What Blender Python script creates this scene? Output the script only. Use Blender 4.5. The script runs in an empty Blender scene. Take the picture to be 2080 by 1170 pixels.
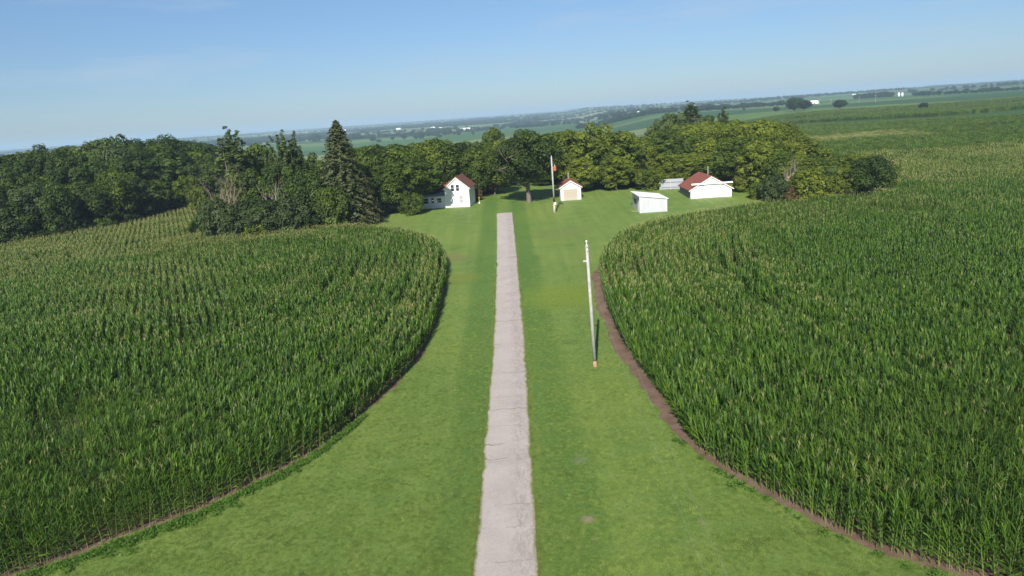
import bpy, math, random
import numpy as np
R = math.radians
rng = np.random.default_rng(7)
random.seed(7)
sc = bpy.context.scene
COL = sc.collection

SUN_E, SKY_S, SKY_DUST, HAZE, HAZE_C, EXPO = 4.9, .078, .25, 1.7e-4, (.58, .76, 1, 1), .5
# ------------------------------------------------------------------ camera
CAM_H, FPX, PITCH, ROLL = 20.0, 1445.0, R(13.7), R(3.9)
_F = np.array([0, math.cos(PITCH), -math.sin(PITCH)])
_R0 = np.array([1.0, 0, 0]); _U0 = np.cross(_R0, _F)
_R = _R0*math.cos(ROLL) - _U0*math.sin(ROLL)
_U = _U0*math.cos(ROLL) + _R0*math.sin(ROLL)
EYE = np.array([0, 0, CAM_H])
from mathutils import Matrix, Vector
cam = bpy.data.cameras.new('drone_camera'); co = bpy.data.objects.new('drone_camera', cam); COL.objects.link(co)
cam.sensor_width = 36; cam.lens = 36*FPX/2080; cam.clip_end = 60000; cam.clip_start = 0.5
co.matrix_world = Matrix(((_R[0], _U[0], -_F[0], 0), (_R[1], _U[1], -_F[1], 0), (_R[2], _U[2], -_F[2], CAM_H), (0, 0, 0, 1)))
sc.camera = co

def ss(a, b, x):
    t = np.clip((x-a)/(b-a), 0, 1); return t*t*(3-2*t)

def terr(x, y):
    x = np.asarray(x, float); y = np.asarray(y, float)
    z = 2.8*ss(65, 175, y)*(0.45+0.55*ss(-60, -25, x))
    z = z - 20*ss(215, 850, y)*(1-ss(40, 220, x-0.08*y))
    z = z + 22*ss(1300, 6500, y)*(1-.6*ss(500, 3000, x))
    z = z + 0.25*np.sin(x*.045+1.0)*np.sin(y*.05+.6)*ss(25, 60, y)*ss(14, 40, np.abs(x))
    z = z + 5*np.sin(x/430+.6)*np.sin(y/700+1)*ss(900, 2500, y)
    z = z + (16+9*np.sin(x/2100+1.3)+5*np.sin(x/800))*ss(6500, 12500, y) - (x*x+y*y)/12742000.0      # the last term is the curve of the earth
    return z

def ray(px, py): return _F + _R*(px-1040)/FPX - _U*(py-585)/FPX
def at(px, py, dz=0.0):
    "point of the terrain (raised by dz) seen at a pixel of the photograph"
    d = ray(px, py); t = (0-CAM_H)/d[2]; q = EYE+d*t
    for _ in range(40):
        z = float(terr(q[0], q[1]))+dz
        t = .5*t+.5*(z-CAM_H)/d[2]; q = EYE+d*t
    return q
def at_dist(px, py, Y):
    d = ray(px, py); return EYE + d*(Y/d[1])
def project(P):
    v = P-EYE; d = v@_F
    return 1040+FPX*(v@_R)/d, 585-FPX*(v@_U)/d, d

def fbm(x, y, seed, scale):
    r = np.random.default_rng(seed); out = 0; amp = 1; tot = 0
    for o in range(4):
        s = 0
        for k in range(5):
            a = r.uniform(0, 6.28); ph = r.uniform(0, 6.28); f = r.uniform(.7, 1.4)/scale*2**o
            s = s+np.sin((x*math.cos(a)+y*math.sin(a))*f*6.28+ph)
        out = out+amp*s/2.2; tot += amp; amp *= .6
    return out/tot

# ------------------------------------------------------------------ materials
class Mat:
    def __init__(s, name):
        s.m = bpy.data.materials.new(name); s.m.use_nodes = True
        s.nt = s.m.node_tree; s.n = s.nt.nodes; s.l = s.nt.links
        s.b = s.n['Principled BSDF']; s.out = s.n['Material Output']
        s.tc = None
    def node(s, t, **k):
        nd = s.n.new(t)
        for a, v in k.items(): setattr(nd, a, v)
        return nd
    def link(s, a, b): s.l.new(a, b)
    def coord(s, kind='Object', scale=(1, 1, 1), rot=0):
        if s.tc is None: s.tc = s.node('ShaderNodeTexCoord')
        mp = s.node('ShaderNodeMapping'); mp.inputs['Scale'].default_value = scale; mp.inputs['Rotation'].default_value = (0, 0, rot)
        s.link(s.tc.outputs[kind], mp.inputs['Vector']); return mp.outputs[0]
    def noise(s, scale, detail=4, rough=.6, vec=None, dist=0):
        nd = s.node('ShaderNodeTexNoise'); nd.inputs['Scale'].default_value = scale; nd.inputs['Detail'].default_value = detail
        nd.inputs['Roughness'].default_value = rough; nd.inputs['Distortion'].default_value = dist
        s.link(vec if vec is not None else s.coord(), nd.inputs['Vector']); return nd.outputs['Fac']
    def ramp(s, fac, stops):
        nd = s.node('ShaderNodeValToRGB'); e = nd.color_ramp.elements
        while len(e) < len(stops): e.new(.5)
        for i, (p, c) in enumerate(stops):
            e[i].position = p; e[i].color = (*c, 1) if len(c) == 3 else c
        s.link(fac, nd.inputs['Fac']); return nd.outputs['Color']
    def bw(s, fac, a, b): return s.ramp(fac, [(a, (0, 0, 0)), (b, (1, 1, 1))])
    def mix(s, fac, a, b, mode='MIX'):
        nd = s.node('ShaderNodeMix', data_type='RGBA', blend_type=mode)
        for v, i in ((fac, 0), (a, 6), (b, 7)):
            if isinstance(v, (int, float)): nd.inputs[i].default_value = v
            elif isinstance(v, tuple): nd.inputs[i].default_value = (*v, 1)
            else: s.link(v, nd.inputs[i])
        return nd.outputs[2]
    def math(s, op, a, b=0.0):
        nd = s.node('ShaderNodeMath', operation=op)
        for v, i in ((a, 0), (b, 1)):
            if isinstance(v, (int, float)): nd.inputs[i].default_value = v
            else: s.link(v, nd.inputs[i])
        return nd.outputs[0]
    def base(s, c):
        if isinstance(c, tuple): s.b.inputs['Base Color'].default_value = (*c, 1)
        else: s.link(c, s.b.inputs['Base Color'])
        return s
    def rough(s, r, spec=.5):
        s.b.inputs['Roughness'].default_value = r; s.b.inputs['Specular IOR Level'].default_value = spec; return s
    def bump(s, h, strength=.5, dist=.05):
        nd = s.node('ShaderNodeBump'); nd.inputs['Strength'].default_value = strength; nd.inputs['Distance'].default_value = dist
        s.link(h, nd.inputs['Height']); s.link(nd.outputs[0], s.b.inputs['Normal']); return s

def leaf_mat(name, c, c2, trans=.26, rough=.6, spec=.2, tint=True, var=.4):
    "leaves: base colour varies from leaf clump to leaf clump and from plant to plant; part of the light passes through"
    M = Mat(name)
    oi = M.node('ShaderNodeObjectInfo')
    f = oi.outputs['Random']
    if tint:
        a = M.node('ShaderNodeAttribute', attribute_name='tint')
        f = M.math('ADD', M.math('MULTIPLY', a.outputs['Fac'], .7), M.math('MULTIPLY', oi.outputs['Random'], .3))
    colr = M.mix(f, c, c2)
    val = M.math('ADD', M.math('MULTIPLY', f, var), 1-var/2)
    hs = M.node('ShaderNodeHueSaturation'); M.link(colr, hs.inputs['Color']); M.link(val, hs.inputs['Value'])
    M.base(hs.outputs[0]).rough(rough, spec)
    tr = M.node('ShaderNodeBsdfTranslucent')
    tcol = M.mix(1.0, hs.outputs[0], (1.15, 1.25, .55), 'MULTIPLY'); M.link(tcol, tr.inputs[0])
    mx = M.node('ShaderNodeMixShader'); mx.inputs[0].default_value = trans
    M.link(M.b.outputs[0], mx.inputs[1]); M.link(tr.outputs[0], mx.inputs[2]); M.link(mx.outputs[0], M.out.inputs[0])
    return M.m

def flat(name, c, rough=.6, spec=.4, var=.15, scale=3.0, bump=0):
    M = Mat(name); n = M.noise(scale, 5)
    d = tuple(v*(1-var) for v in c); u = tuple(min(1, v*(1+var)) for v in c)
    M.base(M.ramp(n, [(.3, d), (.7, u)])).rough(rough, spec)
    if bump: M.bump(n, bump, .03)
    return M.m

MT = {}
def grass_mat():
    M = Mat('mown_grass')
    big = M.noise(.06, 4, .6); mid = M.noise(.45, 5, .65); fine = M.noise(9, 6, .75); blade = M.noise(42, 3, .7)
    stripe = M.noise(1.0, 3, .5, M.coord(scale=(.9, .035, 1)))
    c = M.ramp(mid, [(.25, (.108, .188, .036)), (.5, (.152, .234, .047)), (.75, (.205, .270, .070))])
    c = M.mix(M.math('MULTIPLY', M.bw(big, .44, .62), .85), c, (.195, .262, .052))
    c = M.mix(M.math('MULTIPLY', M.bw(stripe, .42, .66), .28), c, (.072, .148, .024))
    px_ = M.node('ShaderNodeSeparateXYZ'); M.link(M.coord(), px_.inputs[0])
    for x0, hw_, st in ((-3.3, 1.8, .5), (2.2, 1.8, .5)):
        q = M.math('ABSOLUTE', M.math('SUBTRACT', M.math('ADD', px_.outputs['X'], M.math('MULTIPLY', M.math('SUBTRACT', mid, .5), 1.6)), x0))
        k = M.node('ShaderNodeMapRange'); M.link(q, k.inputs[0]); k.inputs[1].default_value = hw_; k.inputs[2].default_value = hw_*.55
        c = M.mix(M.math('MULTIPLY', k.outputs[0], st), c, (.062, .148, .022))
    dry = M.bw(M.noise(.9, 6, .7), .6, .75)
    c = M.mix(M.math('MULTIPLY', dry, .4), c, (.22, .20, .08))
    c = M.mix(.75, c, M.ramp(fine, [(.25, (.45, .5, .4)), (.5, (1, 1, 1)), (.78, (1.55, 1.4, 1.3))]), 'MULTIPLY')
    c = M.mix(.7, c, M.ramp(blade, [(.3, (.42, .48, .4)), (.55, (1, 1, 1)), (.75, (1.7, 1.5, 1.5))]), 'MULTIPLY')
    # bare spots of the lawn
    pos = M.node('ShaderNodeNewGeometry').outputs['Position']
    for (x, y, r, colr, st) in SPOTS:
        vd = M.node('ShaderNodeVectorMath', operation='DISTANCE'); M.link(pos, vd.inputs[0]); vd.inputs[1].default_value = (x, y, float(terr(x, y)))
        e = M.math('ADD', vd.outputs['Value'], M.math('MULTIPLY', M.math('SUBTRACT', mid, .5), r*1.2))
        k = M.node('ShaderNodeMapRange'); M.link(e, k.inputs[0]); k.inputs[1].default_value = r; k.inputs[2].default_value = r*.45
        c = M.mix(M.math('MULTIPLY', k.outputs[0], st), c, colr)
    M.base(c).rough(.75, .25).bump(M.math('ADD', fine, blade), .7, .06)
    return M.m
SPOTS = [(3.0, 31.9, .42, (.30, .22, .17), .9), (3.3, 38.1, .6, (.17, .17, .12), .5), (3.15, 30.2, .22, (.28, .2, .12), .6),
         (22.9, 126.6, .8, (.34, .32, .2), .8), (-8.5, 100, 3.4, (.20, .17, .07), .6), (-6.5, 88, 3.5, (.16, .19, .03), .7), (6, 76, 6.5, (.16, .22, .022), .85),
         (-20, 130, 6, (.15, .19, .05), .5), (9, 112, 6, (.14, .175, .05), .5), (5, 60, 1.2, (.06, .13, .02), .6), (8.5, 31, .3, (.28, .24, .12), .5), (6.2, 53.6, .45, (.25, .18, .1), .6)]

def soil_mat():
    M = Mat('field_soil')
    n = M.noise(.8, 6, .7); f = M.noise(14, 6, .75); g = M.noise(.02, 4)
    soil = M.ramp(n, [(.3, (.12, .074, .050)), (.5, (.175, .115, .082)), (.72, (.24, .17, .13))])
    soil = M.mix(.8, soil, M.ramp(f, [(.3, (.5, .5, .5)), (.5, (1, 1, 1)), (.7, (1.5, 1.45, 1.4))]), 'MULTIPLY')
    straw = M.bw(M.noise(30, 4, .8, M.coord(scale=(1, .3, 1), rot=.7)), .66, .73)
    soil = M.mix(M.math('MULTIPLY', straw, .5), soil, (.42, .34, .2))
    weed = M.ramp(n, [(.3, (.03, .055, .012)), (.6, (.07, .12, .022)), (.8, (.11, .14, .035))])
    # open country: a patchwork of crops beyond the farm
    sx = M.coord(scale=(1/420, 1/300, 1), rot=.12)
    vo = M.node('ShaderNodeTexVoronoi', voronoi_dimensions='2D', distance='MANHATTAN'); M.link(sx, vo.inputs['Vector']); vo.inputs['Scale'].default_value = 1
    vo.inputs['Randomness'].default_value = .75
    sep = M.node('ShaderNodeSeparateColor'); M.link(vo.outputs['Color'], sep.inputs[0])
    crop = M.ramp(sep.outputs[0], [(0, (.045, .11, .02)), (.25, (.07, .16, .03)), (.42, (.032, .085, .02)), (.6, (.13, .20, .05)), (.78, (.20, .21, .08)), (.9, (.08, .14, .03)), (1, (.34, .29, .16))])
    vo.inputs['Scale'].default_value = 1
    crop = M.mix(.5, crop, M.ramp(M.noise(.05, 5), [(.3, (.6, .65, .6)), (.7, (1.3, 1.25, 1.2))]), 'MULTIPLY')
    geo = M.node('ShaderNodeNewGeometry'); xyz = M.node('ShaderNodeSeparateXYZ'); M.link(geo.outputs['Position'], xyz.inputs[0])
    def rg(o, a, b):
        k = M.node('ShaderNodeMapRange'); M.link(o, k.inputs[0]); k.inputs[1].default_value = a; k.inputs[2].default_value = b; return k.outputs[0]
    yard = M.math('MULTIPLY', rg(xyz.outputs['Y'], 118, 132), rg(M.math('ADD', M.math('MULTIPLY', xyz.outputs['X'], 1.0), 0), 165, 145))
    c = M.mix(yard, soil, weed)
    c = M.mix(rg(M.math('ADD', xyz.outputs['Y'], M.math('MULTIPLY', n, 30)), 225, 250), c, (.040, .092, .018))
    c = M.mix(rg(xyz.outputs['Y'], 600, 640), c, crop)
    M.base(c).rough(.9, .2).bump(f, .8, .08)
    return M.m

def drive_mat():
    M = Mat('worn_gravelly_asphalt')
    v = M.coord()
    n = M.noise(.5, 5, .65); grit = M.noise(38, 4, .8); grit2 = M.noise(90, 3, .8)
    c = M.ramp(n, [(.3, (.385, .340, .308)), (.5, (.42, .372, .338)), (.7, (.455, .405, .370))])
    c = M.mix(.95, c, M.ramp(grit, [(.3, (.35, .35, .37)), (.48, (.95, .95, .95)), (.7, (1.6, 1.55, 1.5))]), 'MULTIPLY')
    c = M.mix(.6, c, M.ramp(grit2, [(.3, (.55, .55, .56)), (.5, (1, 1, 1)), (.7, (1.4, 1.4, 1.4))]), 'MULTIPLY')
    # worn right wheel track with loose stone, cross cracks every few metres
    at_ = M.node('ShaderNodeAttribute', attribute_name='across'); ac = at_.outputs['Fac']
    k = M.ramp(ac, [(.50, (0, 0, 0)), (.74, (1, 1, 1)), (.9, (.7, .7, .7)), (1, (1, 1, 1))])
    loose = M.math('MULTIPLY', k, M.bw(M.noise(7, 6, .75, M.coord(scale=(1, .35, 1))), .45, .62))
    c = M.mix(M.math('MULTIPLY', loose, .62), c, (.23, .185, .16))
    xyz = M.node('ShaderNodeSeparateXYZ'); M.link(v, xyz.inputs[0])
    wob = M.math('MULTIPLY', M.math('SUBTRACT', M.noise(.9, 4, .7, M.coord(scale=(1, .1, 1))), .5), .9)
    yy = M.math('ADD', xyz.outputs['Y'], wob)
    for per, off, w, strg in ((7.3, 1.2, .07, .75), (18.9, 6.3, .12, .8), (4.9, 3.0, .045, .5)):
        q = M.math('ABSOLUTE', M.math('SUBTRACT', M.math('MODULO', M.math('ADD', yy, off), per), per/2))
        ln = M.node('ShaderNodeMapRange'); M.link(q, ln.inputs[0]); ln.inputs[1].default_value = w; ln.inputs[2].default_value = w*.3
        gate = M.bw(M.noise(.35, 3, .6, M.coord(scale=(1.5, .4, 1))), .42, .56)
        c = M.mix(M.math('MULTIPLY', M.math('MULTIPLY', ln.outputs[0], gate), strg), c, (.15, .115, .085))
    ed = M.ramp(ac, [(0, (1, 1, 1)), (.05, (0, 0, 0)), (.94, (0, 0, 0)), (1, (1, 1, 1))])
    c = M.mix(M.math('MULTIPLY', ed, M.bw(M.noise(3, 5, .7), .35, .6)), c, (.25, .19, .11))
    spot = M.bw(M.noise(1.6, 2, .5, M.coord(scale=(.8, 2.6, 1))), .73, .78)
    c = M.mix(M.math('MULTIPLY', spot, .6), c, (.30, .20, .09))
    M.base(c).rough(.9, .3).bump(grit, .6, .03)
    return M.m

def board_mat(name, c, grime=.25, horiz=True, period=.14):
    M = Mat(name)
    n = M.noise(1.0, 5, .7, M.coord(scale=(2.2, 2.2, .35))); m = M.noise(9, 4)
    col = M.mix(M.math('MULTIPLY', M.bw(n, .5, .75), grime), c, tuple(v*.55 for v in c))
    col = M.mix(M.math('MULTIPLY', M.bw(m, .55, .75), grime*.4), col, tuple(v*.75 for v in c))
    w = M.node('ShaderNodeTexWave', wave_type='BANDS', bands_direction='Z' if horiz else 'X', wave_profile='SAW')
    w.inputs['Scale'].default_value = 2*math.pi/period/20; M.link(M.coord(), w.inputs['Vector'])
    M.base(col).rough(.6, .35).bump(w.outputs['Fac'], .5, .02)
    return M.m

def shingle_mat(name, c):
    M = Mat(name)
    n = M.noise(1.2, 5); f = M.noise(16, 5, .8); row = M.noise(2, 2, .5, M.coord(scale=(1.2, 1.2, 9)))
    col = M.ramp(n, [(.3, tuple(v*.75 for v in c)), (.7, tuple(v*1.25 for v in c))])
    col = M.mix(.6, col, M.ramp(f, [(.3, (.6, .6, .6)), (.7, (1.4, 1.4, 1.4))]), 'MULTIPLY')
    col = M.mix(.5, col, M.ramp(row, [(.35, (.7, .7, .7)), (.65, (1.25, 1.25, 1.25))]), 'MULTIPLY')
    M.base(col).rough(.85, .3).bump(row, .5, .03)
    return M.m

MT['grass'] = grass_mat(); MT['soil'] = soil_mat(); MT['drive'] = drive_mat()
MT['white'] = board_mat('white_clapboard', (.80, .80, .79), .12)
MT['white_vert'] = board_mat('white_vertical_boards', (.80, .80, .79), .10, False, .25)
MT['old_white'] = board_mat('worn_white_boards', (.50, .51, .535), .35, False, .22)
MT['trim'] = flat('white_trim_paint', (.80, .80, .79), .5, .4, .05)
MT['white_metal'] = flat('white_roof_metal', (.88, .88, .87), .5, .5, .02)
MT['roof_brown'] = shingle_mat('brown_red_shingles', (.155, .068, .052))
MT['roof_red'] = shingle_mat('faded_red_shingles', (.25, .083, .058))
MT['glass'] = flat('window_glass', (.03, .035, .045), .12, .6, .3)
MT['blind'] = flat('window_with_pale_blind', (.40, .40, .40), .35, .5, .1)
MT['beige'] = board_mat('beige_door_panels', (.45, .385, .30), .06, True, .45)
MT['concrete'] = flat('weathered_concrete', (.42, .40, .36), .85, .3, .2)
MT['pole'] = flat('weathered_grey_pole', (.41, .395, .375), .75, .3, .2, 2.5)
MT['pole_base'] = flat('orange_brown_pole_butt', (.40, .24, .15), .8, .3, .2, 5)
MT['tan_pole'] = flat('tan_bare_pole', (.50, .43, .34), .8, .3, .15, 4)
MT['black'] = flat('black_wrap', (.015, .015, .016), .6, .4, .2)
MT['rust'] = flat('orange_rust', (.50, .13, .055), .7, .35, .3, 6)
MT['steel'] = flat('galvanised_steel', (.50, .51, .52), .45, .5, .1)
MT['wire'] = flat('aluminium_wire', (.22, .26, .25), .5, .5, .05)
MT['sheet'] = board_mat('grey_sheet_metal', (.36, .38, .42), .3, True, .5)
MT['side_shade'] = board_mat('painted_shade_boards', (.20, .235, .26), .4, False, .3)  # board colour with the shade of the left barn wall painted in
MT['darkwood'] = flat('dark_weathered_wood', (.12, .11, .105), .8, .3, .3)
MT['bark'] = flat('grey_brown_bark', (.155, .125, .10), .9, .2, .35, 6, .6)
MT['pale_bark'] = flat('pale_bark', (.36, .30, .25), .85, .2, .25, 5, .5)
MT['dead'] = flat('bare_dead_wood', (.33, .25, .19), .85, .2, .25, 4)
MT['yellow'] = flat('yellow_plastic', (.75, .62, .08), .5, .4, .05)
MT['corn_leaf'] = leaf_mat('corn_leaf', (.030, .086, .009), (.094, .180, .016), .30, .5, .3, False, .5)
MT['corn_stalk'] = leaf_mat('corn_stalk', (.10, .17, .035), (.17, .22, .05), .1, .5, .4, False)
MT['tassel'] = leaf_mat('corn_tassel', (.29, .285, .095), (.40, .365, .15), .25, .7, .2, False)
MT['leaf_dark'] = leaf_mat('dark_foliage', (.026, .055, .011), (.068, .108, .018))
MT['leaf_mid'] = leaf_mat('mid_green_foliage', (.042, .076, .011), (.098, .142, .018))
MT['leaf_oak'] = leaf_mat('deep_green_foliage', (.028, .054, .011), (.064, .098, .016))
MT['leaf_yellow'] = leaf_mat('yellow_green_foliage', (.090, .130, .014), (.185, .222, .026))
MT['leaf_olive'] = leaf_mat('olive_foliage', (.070, .106, .012), (.152, .188, .022))
MT['leaf_blue'] = leaf_mat('grey_green_foliage', (.036, .064, .020), (.080, .112, .034))
MT['leaf_poplar'] = leaf_mat('poplar_foliage', (.070, .115, .034), (.15, .195, .058), .4)
MT['leaf_fir'] = leaf_mat('spruce_needles', (.042, .060, .020), (.105, .122, .044), .1)
MT['leaf_fir_brown'] = leaf_mat('brownish_needles', (.050, .055, .020), (.105, .10, .040), .1)
MT['leaf_rusty'] = leaf_mat('browning_foliage', (.10, .075, .03), (.17, .12, .05))
MT['weed'] = leaf_mat('leafy_weeds', (.060, .145, .018), (.115, .215, .032), .3)
MT['blade'] = leaf_mat('grass_blades', (.125, .21, .038), (.26, .325, .085), .35, .5, .3, False, .6)
MT['far_leaf'] = leaf_mat('distant_foliage', (.025, .052, .014), (.050, .086, .018))

# ------------------------------------------------------------------ mesh helpers
def np_mesh(name, V, Q, mats, midx=None, tint=None, smooth=False, nper=4):
    me = bpy.data.meshes.new(name); V = np.asarray(V, np.float32); Q = np.asarray(Q, np.int32)
    me.vertices.add(len(V)); me.vertices.foreach_set('co', V.ravel())
    me.loops.add(Q.size); me.loops.foreach_set('vertex_index', Q.ravel())
    me.polygons.add(len(Q)); me.polygons.foreach_set('loop_start', np.arange(0, Q.size, Q.shape[1], dtype=np.int32))
    if midx is not None: me.polygons.foreach_set('material_index', np.asarray(midx, np.int32))
    if smooth: me.polygons.foreach_set('use_smooth', np.ones(len(Q), bool))
    for m in mats: me.materials.append(m)
    me.update(calc_edges=True)
    if tint is not None:
        a = me.attributes.new('tint', 'FLOAT', 'FACE'); a.data.foreach_set('value', np.asarray(tint, np.float32))
    return me

class MB:
    def __init__(s): s.v = []; s.f = []; s.mi = []
    def add(s, vs, fs, mi=0):
        o = len(s.v); s.v += [tuple(map(float, p)) for p in vs]; s.f += [tuple(i+o for i in f) for f in fs]; s.mi += [mi]*len(fs); return s
    def box(s, x0, y0, z0, x1, y1, z1, mi=0):
        return s.add([(x0, y0, z0), (x1, y0, z0), (x1, y1, z0), (x0, y1, z0), (x0, y0, z1), (x1, y0, z1), (x1, y1, z1), (x0, y1, z1)],
                     [(0, 3, 2, 1), (4, 5, 6, 7), (0, 1, 5, 4), (1, 2, 6, 5), (2, 3, 7, 6), (3, 0, 4, 7)], mi)
    def prism(s, prof, y0, y1, mi=0):
        "profile in x,z swept along y"
        n = len(prof); v = [(x, y0, z) for x, z in prof]+[(x, y1, z) for x, z in prof]
        f = [tuple(range(n)), tuple(range(2*n-1, n-1, -1))]+[(i, i+n, (i+1) % n+n, (i+1) % n) for i in range(n)]
        return s.add(v, f, mi)
    def tube(s, pts, rs, n=8, mi=0):
        rings = []; P = [np.array(p, float) for p in pts]; v = []
        for i, p in enumerate(P):
            d = (P[min(i+1, len(P)-1)]-P[max(i-1, 0)]); d = d/(np.linalg.norm(d)+1e-9)
            a = np.cross(d, (0.31, .95, .05) if abs(d[2]) > .8 else (0, 0, 1.)); a /= np.linalg.norm(a)+1e-9; b = np.cross(d, a)
            for k in range(n):
                t = 2*math.pi*k/n; v.append(p+rs[i]*(a*math.cos(t)+b*math.sin(t)))
        f = []
        for i in range(len(P)-1):
            for k in range(n):
                f.append((i*n+k, i*n+(k+1) % n, (i+1)*n+(k+1) % n, (i+1)*n+k))
        f.append(tuple(range(n-1, -1, -1))); f.append(tuple((len(P)-1)*n+k for k in range(n)))
        return s.add(v, f, mi)
    def mesh(s, name, mats, smooth=False):
        me = bpy.data.meshes.new(name); me.from_pydata(s.v, [], s.f)
        for m in (mats if isinstance(mats, (list, tuple)) else [mats]): me.materials.append(m)
        me.polygons.foreach_set('material_index', s.mi)
        if smooth: me.polygons.foreach_set('use_smooth', [True]*len(s.f))
        me.update(); return me
    def build(s, name, mats, parent=None, smooth=False): return link(name, s.mesh(name, mats, smooth), parent)

def link(name, data, parent=None, loc=None, rz=0):
    o = bpy.data.objects.new(name, data); COL.objects.link(o)
    if parent is not None: o.parent = parent
    if loc is not None: o.location = loc
    if rz: o.rotation_euler = (0, 0, rz)
    return o
def tag(o, label, cat, group=None, kind=None):
    o['label'] = label; o['category'] = cat
    if group: o['group'] = group
    if kind: o['kind'] = kind
    return o
def thing(name, label, cat, loc, rz=0, group=None):
    return tag(link(name, None, None, tuple(map(float, loc)), rz), label, cat, group)
def struct(o, kind='structure'): o['kind'] = kind; return o

def leaf_quads(C, N, S, rg, asp=.62):
    n = len(C); r = rg.normal(size=(n, 3)); u = np.cross(N, r); u /= np.linalg.norm(u, axis=1)[:, None]+1e-9
    v = np.cross(N, u); S = np.asarray(S)[:, None]
    b = N*S*.25
    V = np.stack([C+u*S-b, C+v*S*asp, C-u*S-b, C-v*S*asp], 1).reshape(-1, 3)
    return V, np.arange(4*n).reshape(-1, 4)

# ------------------------------------------------------------------ trees: prototypes
def crown_from_lobes(lobes, n, leaf, rg, zmin=None, up=.35, shell=.7):
    L = np.array([l[:6] for l in lobes]); w = (L[:, 3]*L[:, 5])**.8+.001
    cnt = np.maximum(12, (n*w/w.sum()).astype(int)); C = []; N = []; T = []
    for l, c in zip(L, cnt):
        d = rg.normal(size=(int(c*1.5), 3)); d /= np.linalg.norm(d, axis=1)[:, None]
        d = d[rg.random(len(d)) < (.62+.38*d[:, 2])][:c]
        rad = shell+(1.06-shell)*rg.random(len(d))**.6
        wob = 1+.16*np.sin(d[:, 0]*5+l[0]*3)*np.sin(d[:, 1]*5+l[1]*3)
        C.append(l[:3]+d*l[3:6]*(rad*wob)[:, None])
        nn = d*.9+np.array([0, 0, up+.1])+rg.normal(size=d.shape)*.32
        N.append(nn/np.linalg.norm(nn, axis=1)[:, None])
        T.append(np.clip(rg.uniform(.0, 1)+rg.normal(size=len(d))*.14, 0, 1))
    C = np.concatenate(C); N = np.concatenate(N); T = np.concatenate(T)
    if zmin is not None:
        k = C[:, 2] > zmin; C, N, T = C[k], N[k], T[k]
    S = leaf*rg.uniform(.6, 1.25, len(C))
    V, Q = leaf_quads(C, N, S, rg)
    return V, Q, T

def branch(mb, p, d, length, r, depth, rg, up=.15, spread=.7, n=6, kids=3, taper=.35):
    pts = [np.array(p, float)]; rs = [r]; d = np.array(d, float); k = 4
    for i in range(k):
        d = d+rg.normal(size=3)*.14+np.array([0, 0, up*.25]); d /= np.linalg.norm(d)
        pts.append(pts[-1]+d*length/k); rs.append(r*(1-(1-taper)*(i+1)/k))
    mb.tube(pts, rs, n)
    if depth > 0:
        for j in range(kids):
            i = rg.integers(1, k+1); a = rg.normal(size=3); a -= a@d*d; a /= np.linalg.norm(a)
            nd = d*(1-spread*.5)+a*spread+np.array([0, 0, up]); nd /= np.linalg.norm(nd)
            branch(mb, pts[i], nd, length*rg.uniform(.5, .75), rs[i]*.62, depth-1, rg, up, spread, max(3, n-1), kids, taper)

PROTO = {}
def proto_round(key, seed, H, W, h0, n, leaf, nl=34, lob=(.24, .40), trunk_r=.28, top=.5, flat_=.85, bark='bark'):
    rg = np.random.default_rng(seed); R_ = W/2; zc = (H+h0)/2; rz = (H-h0)/2
    lobes = [(0, 0, zc, R_*.55, R_*.55, rz*.6)]
    for i in range(nl):
        t = (i+.5)/nl; cz = 1-2*t; a = i*2.39996+rg.uniform(-.4, .4); s = math.sqrt(max(0, 1-cz*cz))
        k = rg.uniform(.58, .84); prof = 1.0 if cz < top else 1.0
        r = R_*rg.uniform(*lob)
        lobes.append((math.cos(a)*s*R_*k*prof, math.sin(a)*s*R_*k*prof, zc+cz*rz*k, r, r, r*flat_))
    V, Q, T = crown_from_lobes(lobes, n, leaf, rg, zmin=.05)
    mb = MB(); hh = max(h0, .6)
    mb.tube([(0, 0, -.3), (.05, 0, .3), (0, .06, hh*.6), (.1, .1, hh+rz*.4), (0, .1, zc+rz*.2)], [trunk_r*1.5, trunk_r*1.08, trunk_r*.9, trunk_r*.6, trunk_r*.25], 8)
    for k in range(7):
        a = k*.9+rg.uniform(-.3, .3)
        branch(mb, (0, 0, hh*.75+rz*.06*k), (math.cos(a), math.sin(a), .75), R_*.75, trunk_r*.45, 1, rg, n=5, kids=3)
    PROTO[key] = (mb.mesh('trunk', MT[bark], True), V, Q, T, H, W)
def proto_poplar(key, seed, H, W, n, leaf, spires=5, h0=.5):
    rg = np.random.default_rng(seed); lobes = []; mb = MB()
    mb.tube([(0, 0, -.3), (0, 0, H*.35), (.1, 0, H*.8)], [.26, .18, .05], 7)
    for s in range(spires):
        a = s*2.4+rg.uniform(-.4, .4); rr = W*.30*rg.uniform(.3, 1) if s else 0
        hs = H*(1 if s == 0 else rg.uniform(.7, .96)); x, y = rr*math.cos(a), rr*math.sin(a)
        mb.tube([(0, 0, H*.15), (x*.7, y*.7, H*.4), (x, y, hs*.9)], [.11, .07, .02], 5)
        nz = 26
        for j in range(nz):
            t = j/(nz-1); z = h0+(hs-h0)*(.08+.9*t); r = W*.13*(1-t)**.6*rg.uniform(.6, 1.3)+.26
            b = rg.uniform(0, 6.28); q = r*rg.uniform(.3, 1.3)
            lobes.append((x*(.5+.5*t)+math.cos(b)*q, y*(.5+.5*t)+math.sin(b)*q, z, r*.75, r*.75, r*1.25))
    V, Q, T = crown_from_lobes(lobes, n, leaf, rg, zmin=.1, shell=.35)
    PROTO[key] = (mb.mesh('trunk', MT['bark'], True), V, Q, T, H, W)
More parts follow.
